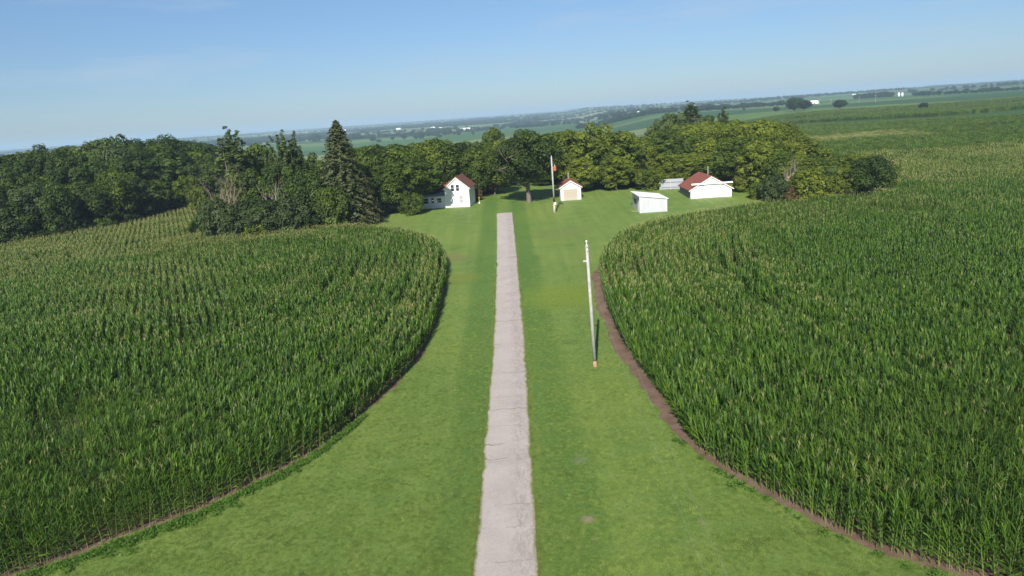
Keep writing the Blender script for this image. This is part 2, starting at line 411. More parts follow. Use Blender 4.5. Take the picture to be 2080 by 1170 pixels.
def proto_spruce(key, seed, H, W, leaf=.3):
    rg = np.random.default_rng(seed); C = []; N = []; T = []; mb = MB()
    mb.tube([(0, 0, -.3), (0, 0, H*.5), (0, 0, H*.98)], [.38, .22, .03], 8)
    z = .7; lev = 0
    while z < H-.15:
        f = 1-z/H; L = W/2*min(1, (f*1.12)**.74)*(1 if z > 2 else .88); m = int(8+6*f)
        for k in range(m):
            a = lev*1.3+2*math.pi*k/m+rg.uniform(-.2, .2); l = L*rg.uniform(.72, 1.12); nn = max(4, int(l*6.5)); tt = rg.uniform(.1, .9)
            droop = .30+.35*f
            for j in range(nn):
                t = (j+1)/nn; rr = l*t
                zz = z+.18*l*t-droop*l*t*t+ (.14*l*t**4)
                wd = .24*l*(1-t*.75)
                for q in range(2):
                    o = rg.normal()*wd*.6
                    C.append((math.cos(a)*rr-math.sin(a)*o, math.sin(a)*rr+math.cos(a)*o, zz-abs(rg.normal())*.16))
                    v = np.array([math.cos(a)*.6, math.sin(a)*.6, .8])+rg.normal(size=3)*.4; N.append(v/np.linalg.norm(v)); T.append(np.clip(tt+rg.normal()*.15, 0, 1))
        z += .22+.36*f; lev += 1
    C = np.array(C); N = np.array(N); V, Q = leaf_quads(C, N, leaf*rg.uniform(.6, 1.2, len(C)), rg, .4)
    PROTO[key] = (mb.mesh('trunk', MT['bark'], True), V, Q, np.array(T), H, W)
def proto_bare(key, seed, H, depth=3, spread=.6, bark='dead', stems=3):
    rg = np.random.default_rng(seed); mb = MB()
    for s in range(stems):
        a = s*2.1+rg.uniform(0, 1); d = (math.cos(a)*.25, math.sin(a)*.25, 1)
        branch(mb, (math.cos(a)*.25, math.sin(a)*.25, -.2), d, H*.62, .22, depth, rg, up=.3, spread=spread, n=6, kids=4, taper=.3)
    me = mb.mesh('bare_branches', MT[bark], True)
    zs = max(v.co.z for v in me.vertices)
    for v in me.vertices: v.co *= H/zs
    PROTO[key] = (me, None, None, None, H, H*.6)

proto_round('round_a', 1, 14, 11, 1.2, 9500, .30)
proto_round('round_b', 2, 14, 10, .6, 9500, .30, 40, (.2, .36))
proto_round('round_c', 3, 14, 12, 1.0, 9500, .30, 30, (.26, .44), flat_=.7)
proto_round('airy_a', 4, 13, 10, .5, 9000, .28, 46, (.17, .30), flat_=.75)
proto_round('airy_b', 5, 13, 11, .4, 9000, .28, 50, (.16, .30), flat_=.7)
proto_round('oak', 6, 16, 15, 3.9, 17000, .27, 52, (.17, .29), .5, flat_=.75)
proto_round('raised', 7, 11, 9.5, 3.6, 9000, .25, 40, (.16, .27), .3, flat_=.75)
proto_round('bush_a', 8, 5, 6, -.6, 5500, .21, 26, (.24, .42))
proto_round('bush_b', 9, 6, 6, -.5, 6000, .21, 30, (.2, .38))
proto_round('clump', 10, 7, 8, -.6, 9000, .22, 44, (.16, .34))
proto_poplar('poplar_a', 11, 18, 4.6, 15000, .19, 9)
proto_poplar('poplar_b', 12, 17, 4, 12000, .19, 7, 1)
proto_spruce('spruce', 13, 20, 10.6)
proto_bare('bare_a', 14, 12, 3, .55)
proto_bare('bare_b', 15, 9, 3, .8, 'dead', 2)
proto_bare('bare_pale', 17, 9, 2, .6, 'pale_bark', 3)
proto_round('small_far', 18, 10, 9, 0, 900, .75, 20, (.28, .42))
proto_round('small_far_b', 19, 10, 11, 0, 900, .75, 22, (.26, .4))
_mesh_cache = {}
def crown_mesh(key, mat):
    if (key, mat) not in _mesh_cache:
        _, V, Q, T, H, W = PROTO[key]; _mesh_cache[(key, mat)] = np_mesh('crown', V, Q, [MT[mat]], tint=T)
    return _mesh_cache[(key, mat)]
def place(key, mat, x, y, H, W, name, label, cat, group=None, z=None, lean=0):
    tr, V, Q, T, H0, W0 = PROTO[key]
    loc = (x, y, (float(terr(x, y)) if z is None else z)-.05)
    sz, sx = H/H0, W/W0
    if V is None:
        o = link(name, tr, None, loc, rng.uniform(0, 6.28)); tag(o, label, cat, group); o.scale = (sx, sx, sz); return o
    o = thing(name, label, cat, loc, rng.uniform(0, 6.28), group); o.scale = (sx, sx, sz)
    if lean: o.rotation_euler[0] = lean
    link('trunk', tr, o); link('crown', crown_mesh(key, mat), o)
    return o
def tree(px, py_top, Y, wpx, key, mat, name, label, cat='tree', group=None, hmul=1.0):
    "a tree whose top stands at that pixel and whose trunk stands Y metres out"
    q = at_dist(px, py_top, Y); g = float(terr(q[0], q[1])); H = max(2.0, (q[2]-g)*hmul); W = wpx*Y/FPX
    return place(key, mat, q[0], q[1], H, W, name, label, cat, group)

# ------------------------------------------------------------------ ground
def grid_axis(a, b, step, far, g=1.13):
    v = list(np.arange(a, b+.01, step)); s = step
    while v[-1] < far: s *= g; v.append(v[-1]+s)
    return v
ys = np.array(sorted(set([-400, -200, -100, -60]+grid_axis(-30, 270, 2.0, 19800))))
xp = grid_axis(0, 160, 2.5, 19800)
xs = np.array([-v for v in xp[:0:-1]]+xp)
def sheet(name, X, Y, mat, dz=0.0, attr=None):
    ny, nx = X.shape; Z = terr(X, Y)+dz
    V = np.stack([X, Y, Z], -1).reshape(-1, 3); I = np.arange(ny*nx).reshape(ny, nx)
    Q = np.stack([I[:-1, :-1], I[:-1, 1:], I[1:, 1:], I[1:, :-1]], -1).reshape(-1, 4)
    me = np_mesh(name, V, Q, [mat], smooth=True)
    if attr is not None:
        a = me.attributes.new('across', 'FLOAT', 'POINT'); a.data.foreach_set('value', attr.ravel().astype(np.float32))
    return link(name, me)
X, Y = np.meshgrid(xs, ys); struct(sheet('ground', X, Y, MT['soil']))

EL = np.array([(-62, 10), (-45, 19), (-33, 25.4), (-24.4, 30.8), (-21.7, 32.9), (-18.2, 35.5), (-15, 39.3), (-13.3, 41.9), (-12, 45), (-10.5, 50), (-9, 56), (-8.2, 63.9), (-8, 76.3), (-8.5, 91.4), (-9.4, 99),
               (-11.3, 106), (-15, 112.5), (-21, 117.8), (-28, 121.5), (-33, 123.5), (-40, 125), (-48, 126.5), (-57, 129)], float)
ER = np.array([(40, 11), (30, 18), (22.5, 22.8), (17.3, 26.5), (15.2, 28.6), (13.7, 31.1), (12.6, 33.3), (11.3, 35.9), (10.3, 39.1), (10.1, 42), (10.0, 46.3), (9.6, 52.4), (9.4, 61.4), (10.1, 75.7), (11.3, 86), (14, 96),
               (19.5, 105), (29, 111.5), (42, 116), (56, 118), (64, 118.5)], float)
def smooth_line(P, step=.165):
    out = []
    for i in range(len(P)-1):
        p0, p1, p2, p3 = P[max(i-1, 0)], P[i], P[i+1], P[min(i+2, len(P)-1)]
        n = max(2, int(np.linalg.norm(p2-p1)/.1)); t = np.linspace(0, 1, n, endpoint=False)[:, None]
        out.append(.5*((2*p1)+(-p0+p2)*t+(2*p0-5*p1+4*p2-p3)*t*t+(-p0+3*p1-3*p2+p3)*t**3))
    D = np.concatenate(out+[P[-1:]]); s = np.concatenate([[0], np.cumsum(np.linalg.norm(np.diff(D, axis=0), axis=1))])
    u = np.arange(0, s[-1], step); return np.stack([np.interp(u, s, D[:, 0]), np.interp(u, s, D[:, 1])], 1)
SL, SR = smooth_line(EL), smooth_line(ER)
# lawn between the two fields, out to the trees behind the yard
ly = np.concatenate([np.arange(8, 60, .25), np.arange(60, 130, .5), np.arange(130, 176, 1.0)])
ol = np.argsort(SL[:, 1]); orr = np.argsort(SR[:, 1])
gapL = .18+.22*fbm(ly, ly*0, 3, 9)+.22*fbm(ly, ly*0, 5, 2.2)+.1*fbm(ly, ly*0, 9, .7)
gapR = .38+ss(38, 44, ly)*(.55+.35*ss(44, 60, ly))*(1-ss(84, 94, ly))*(.75+.2*fbm(ly, ly*0, 4, 16))+.16*fbm(ly, ly*0, 6, 2.5)+.08*fbm(ly, ly*0, 8, .7)
xl = np.interp(ly, SL[ol, 1], SL[ol, 0]); xr = np.interp(ly, SR[orr, 1], SR[orr, 0])
xl = np.where(ly > 128.5, -57, xl+np.maximum(gapL, .1)*(1-ss(100, 106, ly)*.6)); xr = np.where(ly > 118.2, 66, xr-np.maximum(gapR, .12))
u = np.linspace(0, 1, 41)
LX = xl[:, None]*(1-u)+xr[:, None]*u; LY = np.repeat(ly[:, None], 41, 1)
struct(sheet('lawn', LX, LY, MT['grass'], .03))
# driveway
dy = np.arange(14, at(1025, 433)[1], .12); mid = np.interp(dy, [14, 28, 60, 100, 138], [-1.25, -1.15, -.6, -.42, -.45])
hw = np.interp(dy, [14, 28, 60, 100, 138], [1.46, 1.44, 1.40, 1.40, 1.46])
er = lambda s: .035*fbm(dy, dy*0, s, .5)+.03*fbm(dy, dy*0, s+2, 1.4)+.05*fbm(dy, dy*0, s+1, 9)
a_, b_ = mid-hw+er(21), mid+hw+er(31)
endk = ss(0, .6, dy[-1]-dy)
u = np.linspace(0, 1, 13)
DX = a_[:, None]*(1-u)+b_[:, None]*u; DY = np.repeat(dy[:, None], 13, 1)
crown = .02*(1-(2*u-1)**2)
struct(sheet('driveway', DX, DY, MT['drive'], .055+crown[None, :], np.repeat(u[None, :], len(dy), 0)))

# ------------------------------------------------------------------ corn
def corn_parts(seed, tassel, segs, nleaf, H=2.3, wide=1.0):
    rg = np.random.default_rng(seed); out = {}
    st = MB(); ln = rg.normal(size=2)*.05
    stem = lambda h: np.array([ln[0]*h, ln[1]*h, h])
    st.tube([stem(-.06), stem(H*.5), stem(H*.98)], [.019*wide, .016*wide, .006], 4 if segs > 3 else 3)
    out['stalk'] = st
    lf = MB(); plane = rg.normal()*.22
    for i in range(nleaf):
        t = (i+.4)/nleaf; h = H*(.10+.73*t); az = plane+(i % 2)*math.pi+rg.normal()*.38
        L = (.38+.44*math.sin(math.pi*min(1, .20+.72*t)))*rg.uniform(.85, 1.15); el = R(rg.uniform(58, 70)+18*t); bend = rg.uniform(.85, 1.6)*(1.2-.95*t)
        w0 = .041*wide*rg.uniform(.85, 1.15); p = stem(h); d2 = np.array([math.cos(az), math.sin(az), 0]); sd = np.array([-math.sin(az), math.cos(az), 0])
        tw = rg.normal()*.5; vs = []
        for k in range(segs+1):
            u_ = k/segs; w = w0*(.45+1.6*u_ if u_ < .3 else (.93*(1-((u_-.3)/.7)**1.8)))
            sdk = sd*math.cos(tw*u_)+np.array([0, 0, 1])*math.sin(tw*u_)
            vs += [p+sdk*w, p-sdk*w]
            e = el-bend*(u_+.5/segs)**1.25*1.35
            p = p+(d2*math.cos(e)+np.array([0, 0, 1])*math.sin(e))*L/segs
        lf.add(vs, [(2*k, 2*k+1, 2*k+3, 2*k+2) for k in range(segs)])
    out['leaves'] = lf
    if tassel:
        tm = MB(); top = stem(H*.965)
        for k in range(6 if segs > 3 else 4):
            a = rg.uniform(0, 6.28); tilt = rg.uniform(.15, .55) if k else .03; l = rg.uniform(.26, .38)
            d = np.array([math.cos(a)*math.sin(tilt), math.sin(a)*math.sin(tilt), math.cos(tilt)]); s = np.cross(d, rg.normal(size=3)); s /= np.linalg.norm(s); s *= .0075*wide**1.6
            b = top+np.array([0, 0, .05*k*.3]); m = b+d*l*.6; e = b+d*l+np.array([math.cos(a), math.sin(a), -1])*.03
            tm.add([b-s*.5, b+s*.5, m+s, m-s, e], [(0, 1, 2, 3), (3, 2, 4)])
        out['tassel'] = tm
    return out
CM = [MT['corn_leaf'], MT['corn_stalk'], MT['tassel']]
IDX = {'leaves': 0, 'stalk': 1, 'tassel': 2}
def joined(parts_list):
    mb = MB()
    for (parts, off, s) in parts_list:
        for k, p in parts.items():
            mb.add([(v[0]*s+off[0], v[1]*s+off[1], v[2]*s) for v in p.v], p.f, IDX[k])
    return mb.mesh('corn_plant', CM)
stock = bpy.data.collections.new('corn stock')
def stock_add(col, name, me):
    o = bpy.data.objects.new(name, me); col.objects.link(o)
NV = 6
for lod, (segs, nl, wd) in enumerate(((5, 11, 1.0), (3, 9, 1.2))):
    for tas in (1, 0):
        for k in range(NV):
            stock_add(stock, 'corn_%d_%d_%d' % (lod, 1-tas, k), joined([(corn_parts(100+k+20*tas+50*lod, tas, segs, nl, wide=wd), (0, 0), 1)]))
for tas in (2, 1, 0):     # patches of two short rows, for the far parts of the fields
    for k in range(NV):
        rg = np.random.default_rng(900+k+10*tas); L = []
        for r_ in (-.38, .38):
            for j in range(7):
                has = rg.random() < (1.0, .45, .03)[2-tas]
                L.append((corn_parts(int(rg.integers(1e6)), has, 2, 6, wide=1.7), (r_+rg.normal()*.05, -.66+.22*j+rg.normal()*.04), rg.uniform(.9, 1.08)))
        stock_add(stock, 'corn_2_%d_%d' % (2-tas, k), joined(L))

def scatter_group(col):
    ng = bpy.data.node_groups.new('scatter', 'GeometryNodeTree')
    ng.interface.new_socket('Geometry', in_out='INPUT', socket_type='NodeSocketGeometry'); ng.interface.new_socket('Geometry', in_out='OUTPUT', socket_type='NodeSocketGeometry')
    gi = ng.nodes.new('NodeGroupInput'); go = ng.nodes.new('NodeGroupOutput'); ip = ng.nodes.new('GeometryNodeInstanceOnPoints'); ci = ng.nodes.new('GeometryNodeCollectionInfo')
    ci.inputs['Collection'].default_value = col; ci.inputs['Separate Children'].default_value = True; ci.inputs['Reset Children'].default_value = True
    def na(nm, t):
        n = ng.nodes.new('GeometryNodeInputNamedAttribute'); n.data_type = t; n.inputs['Name'].default_value = nm; return n.outputs['Attribute']
    L = ng.links
    L.new(gi.outputs[0], ip.inputs['Points']); L.new(ci.outputs[0], ip.inputs['Instance']); ip.inputs['Pick Instance'].default_value = True
    L.new(na('idx', 'INT'), ip.inputs['Instance Index']); L.new(na('rot', 'FLOAT_VECTOR'), ip.inputs['Rotation']); L.new(na('scl', 'FLOAT_VECTOR'), ip.inputs['Scale'])
    L.new(ip.outputs[0], go.inputs[0]); return ng
def scatter(name, P, idx, rot, scl, group_):
    me = bpy.data.meshes.new(name); me.vertices.add(len(P)); me.vertices.foreach_set('co', np.asarray(P, np.float32).ravel())
    for nm, t, key, v in (('idx', 'INT', 'value', np.asarray(idx, np.int32)), ('rot', 'FLOAT_VECTOR', 'vector', np.asarray(rot, np.float32).ravel()), ('scl', 'FLOAT_VECTOR', 'vector', np.asarray(scl, np.float32).ravel())):
        a = me.attributes.new(nm, t, 'POINT'); a.data.foreach_set(key, v)
    o = link(name, me); md = o.modifiers.new('scatter', 'NODES'); md.node_group = group_; return o
G_CORN = scatter_group(stock)

def dist_line(P, Lp):
    A, B = Lp[:-1], Lp[1:]; d = B-A; dd = (d**2).sum(1); out = np.empty(len(P))
    for i in range(0, len(P), 8000):
        p = P[i:i+8000, None, :]; t = np.clip(((p-A)*d).sum(2)/dd, 0, 1); out[i:i+8000] = np.sqrt((((p-A)-t[..., None]*d)**2).sum(2).min(1))
    return out
def inside(P, poly):
    x, y = P[:, 0], P[:, 1]; c = np.zeros(len(P), bool); n = len(poly)
    for i in range(n):
        (x0, y0), (x1, y1) = poly[i], poly[i-1]
        c ^= ((y0 > y) != (y1 > y)) & (x < (x1-x0)*(y-y0)/(y1-y0+1e-12)+x0)
    return c
def in_view(P, m=.24, zt=2.5):
    z = terr(P[:, 0], P[:, 1]); x, y, d = project(np.column_stack([P, z+zt])); x2, y2, d2 = project(np.column_stack([P, z]))
    return (d > 3) & (np.minimum(x, x2) > -2080*m) & (np.maximum(x, x2) < 2080*(1+m)) & (np.minimum(y, y2) < 1170*(1+m*1.3))

def field_points(S, side, poly, rows, row_dir, ymax, skip):
    C = S[::5]; t = np.gradient(S, axis=0); t /= np.linalg.norm(t, axis=1)[:, None]; nrm = np.stack([-t[:, 1], t[:, 0]], 1)*side
    out = []; rid = []; ang = []; ta = np.arctan2(t[:, 1], t[:, 0])
    for k in range(rows):
        P = S+nrm*(k*.86+.12)
        st = np.concatenate([np.linalg.norm(np.diff(P, axis=0), axis=1)/.165, [1]])
        keep = (rng.random(len(P)) < np.minimum(st, 1)) & in_view(P)
        P = P[keep]; A = ta[keep]
        if k: kd = dist_line(P, C) > k*.86-.1; P = P[kd]; A = A[kd]
        if skip and k in skip:
            a, b = skip[k]; kd = ~((P[:, 1] > a) & (P[:, 1] < b) & (rng.random(len(P)) < .8)); P = P[kd]; A = A[kd]
        out.append(P); rid.append(np.full(len(P), k)); ang.append(A)
    a, b = np.array(row_dir)/np.linalg.norm(row_dir); lo, hi = poly.min(0), poly.max(0)
    cx, cy = (lo+hi)/2; rad = np.linalg.norm(hi-lo)/2; uu = np.arange(-rad, rad, .17); vv = np.arange(-rad, rad, .86); Uu, Vv = np.meshgrid(uu, vv); Uu = Uu+rng.uniform(0, .17, (len(vv), 1))
    P = np.column_stack([(cx+Uu*a-Vv*b).ravel(), (cy+Uu*b+Vv*a).ravel()])
    P = P[(P[:, 1] < ymax) & (P[:, 1] > 5)]; P = P[in_view(P)]; P = P[inside(P, poly)]; e_ = C[-1]; P = P[(dist_line(P, C) > rows*.86-.15) | ((P-e_)@(C[-1]-C[-4]) > 0) & (np.hypot(*(P-e_).T) < 25)]
    ang.append(np.full(len(P), math.atan2(b, a))); out.append(P); rid.append(np.full(len(P), 999)); P = np.concatenate(out); rid = np.concatenate(rid); ang = np.concatenate(ang)
    al = rng.normal(size=len(P))*.085
    return P+rng.normal(size=P.shape)*.028+np.column_stack([np.cos(ang)*al, np.sin(ang)*al]), rid, ang
def line_gap(P, line, w):
    return dist_line(P, np.array(line, float)) > w*(1+.5*np.sin(P[:, 1]*.9))

polyL = np.concatenate([EL, [(-61, 135), (-66, 150), (-73, 172), (-80, 180), (-82, 160), (-84, 146), (-95.5, 133), (-125, 108), (-150, 80), (-120, 20)]])
PL, RL, AL = field_points(SL, 1, polyL, 24, (-.42, .9), 190, {13: (74, 104), 16: (80, 116)})
polyR = np.concatenate([ER, [(66, 122), (72, 129), (82, 148), (92, 165), (140, 165), (150, 40), (90, 5)]])
PR, RR, AR = field_points(SR, -1, polyR, 21, (.05, 1), 165, {16: (58, 92), 18: (55, 93)})
k = line_gap(PL, [(-66.5, 121), (-62, 127), (-59.5, 133), (-59, 140)], .9) & line_gap(PL, [(-70, 112), (-72, 117)], .35) & line_gap(PL, [(-77, 112), (-78, 118)], .35); PL, RL, AL = PL[k], RL[k], AL[k]
k = line_gap(PR, [(33, 40), (35, 47), (38, 52)], .35); PR, RR, AR = PR[k], RR[k], AR[k]
# corn face along the corner of the grove and the wide fields beyond, as patches
far = []
xx, yy = np.meshgrid(np.arange(60, 1100, 1.52), np.arange(120, 640, 1.54)); P = np.column_stack([xx.ravel(), yy.ravel()])
P = P[in_view(P, .1)]
ww1 = np.array([(150, 470), (179, 437), (190, 376), (206, 343), (232, 320), (330, 300), (345, 400), (306, 425), (280, 414), (247, 413), (221, 440), (196, 505), (160, 530)], float)
w2 = smooth_line(np.array([(150, 262), (175, 262), (205, 275), (228, 305)], float), 2); w3 = smooth_line(np.array([(215, 560), (270, 525), (330, 540), (470, 560)], float), 2)
grove_b = np.array([(60, 118), (66, 122), (80, 148), (84, 166), (84, 200), (85, 230), (87, 258), (95, 330), (110, 420), (130, 640), (60, 640)], float)
P = P[~inside(P, grove_b) & ~inside(P, polyR)]
P = P[~inside(P, ww1) & (dist_line(P, w2) > 4) & (dist_line(P, w3) > 9)]
PF = P+rng.normal(size=P.shape)*.12
# left, far: a low soy field shows as green ground; tall corn only on the near side
def tone(P, seed):
    d = P[:, 1]
    v = fbm(P[:, 0], P[:, 1], seed, 34)*.34+fbm(P[:, 0], P[:, 1], seed+1, 7)*.2
    return v
def make_field(P, rid, side, angle):
    n = len(P); dist = np.hypot(P[:, 0], P[:, 1]); d = P[:, 1]
    if side == 'left':
        p = -.06+.36*ss(40, 80, d)+.26*ss(92, 112, d)+.85*ss(110, 121, d+.25*(-P[:, 0]-40))+.22*(rid < 4)*ss(45, 60, d)-.12*ss(112, 118, d)*(P[:, 0] > -50)
    else:
        p = -.06+.42*ss(48, 88, d)*(1-ss(24, 40, P[:, 0]))+.42*ss(88, 108, d)*(1-.6*ss(30, 60, P[:, 0]))+.16*(rid < 20)*ss(48, 80, d)+.6*ss(66, 76, P[:, 0])*ss(118, 130, d)
    p = p+tone(P, 40 if side == 'left' else 60)+.20*np.sin(rid*2.1+rid**2)*(rid < 30)
    tas = rng.random(n) < np.clip(p, .03, .97)
    lod = (dist > 78).astype(int); idx = lod*2*NV+(1-tas)*NV+rng.integers(0, NV, n)
    rot = np.column_stack([rng.normal(size=n)*.075, rng.normal(size=n)*.075, angle+rng.normal(size=n)*.24+math.pi*rng.integers(0, 2, n)])
    g = 1+.09*fbm(P[:, 0], P[:, 1], 77, 16); hz = g*rng.uniform(.9, 1.08, n)*np.where(rid == 0, .9, 1)*np.where(rid < 30, 1+.06*np.sin(rid*1.7+rid**2), 1); s = np.column_stack([g, g, hz])
    Z = terr(P[:, 0], P[:, 1])
    return np.column_stack([P, Z]), idx, rot, s, tas, dist
groups = {'left': [], 'right': []}
stalk_m = {}
sep_par = []
for kk in range(4):
    parts = corn_parts(300+kk, kk < 2, 5, 11)
    sep_par.append({q: p.mesh(q, [CM[IDX[q]]]) for q, p in parts.items()})
for side, P, rid, ang in (('left', PL, RL, AL), ('right', PR, RR, AR)):
    Q, idx, rot, s, tas, dist = make_field(P, rid, side, ang)
    px, py, dd = project(Q+np.array([0, 0, .8])); inf = (px > 4) & (px < 2076) & (py < 1165) & (rid < 3)
    cand = np.where(inf)[0]; cand = cand[np.argsort(dist[cand]+rid[cand]*3.0)][:150]
    lab = {'left': 'green corn plant at the lawn side of the cornfield left of the driveway', 'right': 'green corn plant at the lawn side of the cornfield right of the driveway'}[side]
    for i in cand:
        o = thing('corn_plant', lab, 'corn plant', Q[i], 0, 'corn plants at the nearest edge of the %s field' % side)
        o.rotation_euler = tuple(map(float, rot[i])); o.scale = tuple(map(float, s[i]))
        for q, me in sep_par[int(rng.integers(0, 2)) if tas[i] else 2+int(rng.integers(0, 2))].items(): link(q, me, o)
    m = np.ones(len(Q), bool); m[cand] = False
    if side == 'right':
        n = len(PF); dF = PF[:, 1]
        p = 1.1-1.3*ss(140, 200, dF)+tone(PF, 80)*.9-.5*ss(90, 150, PF[:, 0]-dF*.35)
        p = p+.9*ss(222, 240, dF)*(1-ss(262, 270, dF))*(1-ss(125, 165, PF[:, 0]))
        cls = np.where(p > .75, 0, np.where(p > .3, 1, 2))
        iF = 4*NV+cls*NV+rng.integers(0, NV, n); rF = np.column_stack([np.zeros((n, 2)), rng.integers(0, 2, n)*math.pi+.1])
        g = 1+.08*fbm(PF[:, 0], PF[:, 1], 78, 30); sF = np.column_stack([g*1.05, g*1.05, g*rng.uniform(.92, 1.08, n)])
        QF = np.column_stack([PF, terr(PF[:, 0], PF[:, 1])])
        Qa, ia, ra, sa = np.concatenate([Q[m], QF]), np.concatenate([idx[m], iF]), np.concatenate([rot[m], rF]), np.concatenate([s[m], sF])
        lbl = 'tall green cornfield with tan tassels right of the driveway, running out behind the grove'
    else:
        Qa, ia, ra, sa = Q[m], idx[m], rot[m], s[m]; lbl = 'tall green cornfield with tan tassels left of the driveway, ending at the dark wood'
    tag(scatter('cornfield', Qa, ia, ra, sa, G_CORN), lbl, 'cornfield', None, 'stuff')
    print('corn', side, len(Qa))

# ------------------------------------------------------------------ short grass tufts and weeds
gstock = bpy.data.collections.new('grass stock')
for k in range(5):
    rg = np.random.default_rng(700+k); mb = MB()
    for j in range(26):
        x, y = rg.uniform(-.13, .13, 2); a = rg.uniform(0, 6.28); h = rg.uniform(.035, .085); l = rg.uniform(.01, .05); w = .006
        dx, dy_ = math.cos(a), math.sin(a)
        mb.add([(x-dy_*w, y+dx*w, 0), (x+dy_*w, y-dx*w, 0), (x+dx*l*.4+dy_*w*.7, y+dy_*l*.4-dx*w*.7, h*.65), (x+dx*l*.4-dy_*w*.7, y+dy_*l*.4+dx*w*.7, h*.65), (x+dx*l, y+dy_*l, h)], [(0, 1, 2, 3), (3, 2, 4)])
    stock_add(gstock, 'tuft_%d' % k, mb.mesh('tuft', [MT['blade']]))
wstock = bpy.data.collections.new('weed stock')
for k in range(4):
    rg = np.random.default_rng(720+k); n = 60
    C = np.column_stack([rg.normal(size=(n, 2))*.13, rg.uniform(.02, .22, n)]); N = rg.normal(size=(n, 3))*.5+np.array([0, 0, 1]); N /= np.linalg.norm(N, axis=1)[:, None]
    V, Q = leaf_quads(C, N, rg.uniform(.03, .065, n), rg)
    stock_add(wstock, 'weed_%d' % k, np_mesh('weed', V, Q, [MT['weed']], tint=rg.random(n)))
NG = 90000
gy = 22+75*rng.random(NG*2)**1.9; xlq = np.interp(gy, ly, xl); xrq = np.interp(gy, ly, xr); gx = xlq+(xrq-xlq)*rng.random(NG*2)
P = np.column_stack([gx, gy]); P = P[rng.random(len(P)) < (xrq-xlq)/(xrq-xlq).max()*(1-.97*ss(38, 92, P[:, 1]))]
dm = np.interp(P[:, 1], dy, mid); dh = np.interp(P[:, 1], dy, hw); P = P[np.abs(P[:, 0]-dm) > dh+.02]; P = P[in_view(P, .06, .1)][:NG]; 
ey = 20+75*rng.random(9000)**1.5; sd_ = rng.integers(0, 2, 9000)*2-1; ex = np.where(sd_ > 0, np.interp(ey, dy, b_), np.interp(ey, dy, a_))+sd_*(rng.normal(size=9000)*.07+.05)
P = np.concatenate([P, np.column_stack([ex, ey])]); n = len(P)
Q3 = np.column_stack([P, terr(P[:, 0], P[:, 1])+.028])
g = np.clip(.8+.35*fbm(P[:, 0], P[:, 1], 91, 4), .45, 1.3)
tag(scatter('grass', Q3, rng.integers(0, 5, n), np.column_stack([np.zeros((n, 2)), rng.uniform(0, 6.28, n)]), np.repeat(g[:, None], 3, 1), scatter_group(gstock)), 'short mown grass blades on the lawn beside the driveway', 'grass', None, 'stuff')
i = rng.integers(0, len(SL), 9000); S_ = SL[i]; k = (S_[:, 1] < 47); S_ = S_[k]; n = len(S_)
tn = np.gradient(SL, axis=0)[i][k]; tn /= np.linalg.norm(tn, axis=1)[:, None]; nr = np.stack([tn[:, 1], -tn[:, 0]], 1)
wd = np.clip(.75+.5*fbm(S_[:, 1], S_[:, 1]*0, 15, 7), .15, 1.4)*(1-ss(36, 47, S_[:, 1]))
P = S_+nr*(.45+np.abs(rng.normal(size=n))*wd*.6)[:, None]; k = in_view(P) & (rng.random(n) < .38); P = P[k]; n = len(P)
i2 = rng.integers(0, len(SR), 5000); S_ = SR[i2]; kk = S_[:, 1] < 40; S_ = S_[kk]; tn = np.gradient(SR, axis=0)[i2][kk]; tn /= np.linalg.norm(tn, axis=1)[:, None]
P2 = S_-np.stack([tn[:, 1], -tn[:, 0]], 1)*(.5+np.abs(rng.normal(size=len(S_)))*.25)[:, None]; P2 = P2[in_view(P2)][:40]
P = np.concatenate([P, P2]); n = len(P)
tag(scatter('weeds', np.column_stack([P, terr(P[:, 0], P[:, 1])+.02]), rng.integers(0, 4, n), np.column_stack([np.zeros((n, 2)), rng.uniform(0, 6.28, n)]), np.repeat(rng.uniform(.5, 1.25, n)[:, None], 3, 1), scatter_group(wstock)), 'dark green leafy weeds between corn rows and lawn', 'weeds', None, 'stuff')

# ------------------------------------------------------------------ buildings
def gable_wall(mb, w, d, h, rise, mi=0):
    mb.prism([(0, 0), (w, 0), (w, h), (w/2, h+rise), (0, h)], 0, d, mi)
def gable_roof(mb, w, d, h, rise, over=.25, front=.3, back=.3, th=.09, mi=0):
    k = rise/(w/2); e = over
    for sgn in (0, 1):
        X = lambda x: w-x if sgn else x
        a, b = (-e, h-k*e+.02), (w/2, h+rise+.02)
        nx, nz = -k/math.hypot(1, k), 1/math.hypot(1, k)
        prof = [(X(a[0]), a[1]), (X(b[0]), b[1]), (X(b[0]), b[1]+th/nz), (X(a[0]+nx*th), a[1]+nz*th)]
        mb.prism(prof if not sgn else prof[::-1], -front, d+back, mi)
def barge(w, h, rise, over, y0, mat, parent, name='barge_board', th=.17):
    mb = MB(); k = rise/(w/2)
    for sgn in (0, 1):
        X = lambda x: w-x if sgn else x
        p = [(X(-over), h-k*over-.03), (X(w/2), h+rise-.03), (X(w/2), h+rise-.03-th), (X(-over), h-k*over-.03-th)]
        mb.prism(p if sgn else p[::-1], y0-.03, y0+.02)
    return mb.build(name, mat, parent)
def window(parent, x, z, w, h, y=0, pane='glass', name='window', mull=True, ft=.07, label=None):
    f = MB(); o = .045
    f.box(x-ft, y-o, z-ft, x+w+ft, y-.003, z); f.box(x-ft, y-o, z+h, x+w+ft, y-.003, z+h+ft)
    f.box(x-ft, y-o, z, x, y-.003, z+h); f.box(x+w, y-o, z, x+w+ft, y-.003, z+h)
    if mull: f.box(x, y-o*.9, z+h*.48, x+w, y-.004, z+h*.48+.05)
    fo = f.build(name, MT['trim'], parent)
    if label: fo['label'] = label
    p = MB().box(x+.001, y-.022, z+.001, x+w-.001, y-.005, z+h-.001); p.build('pane', MT[pane], fo)
    return fo

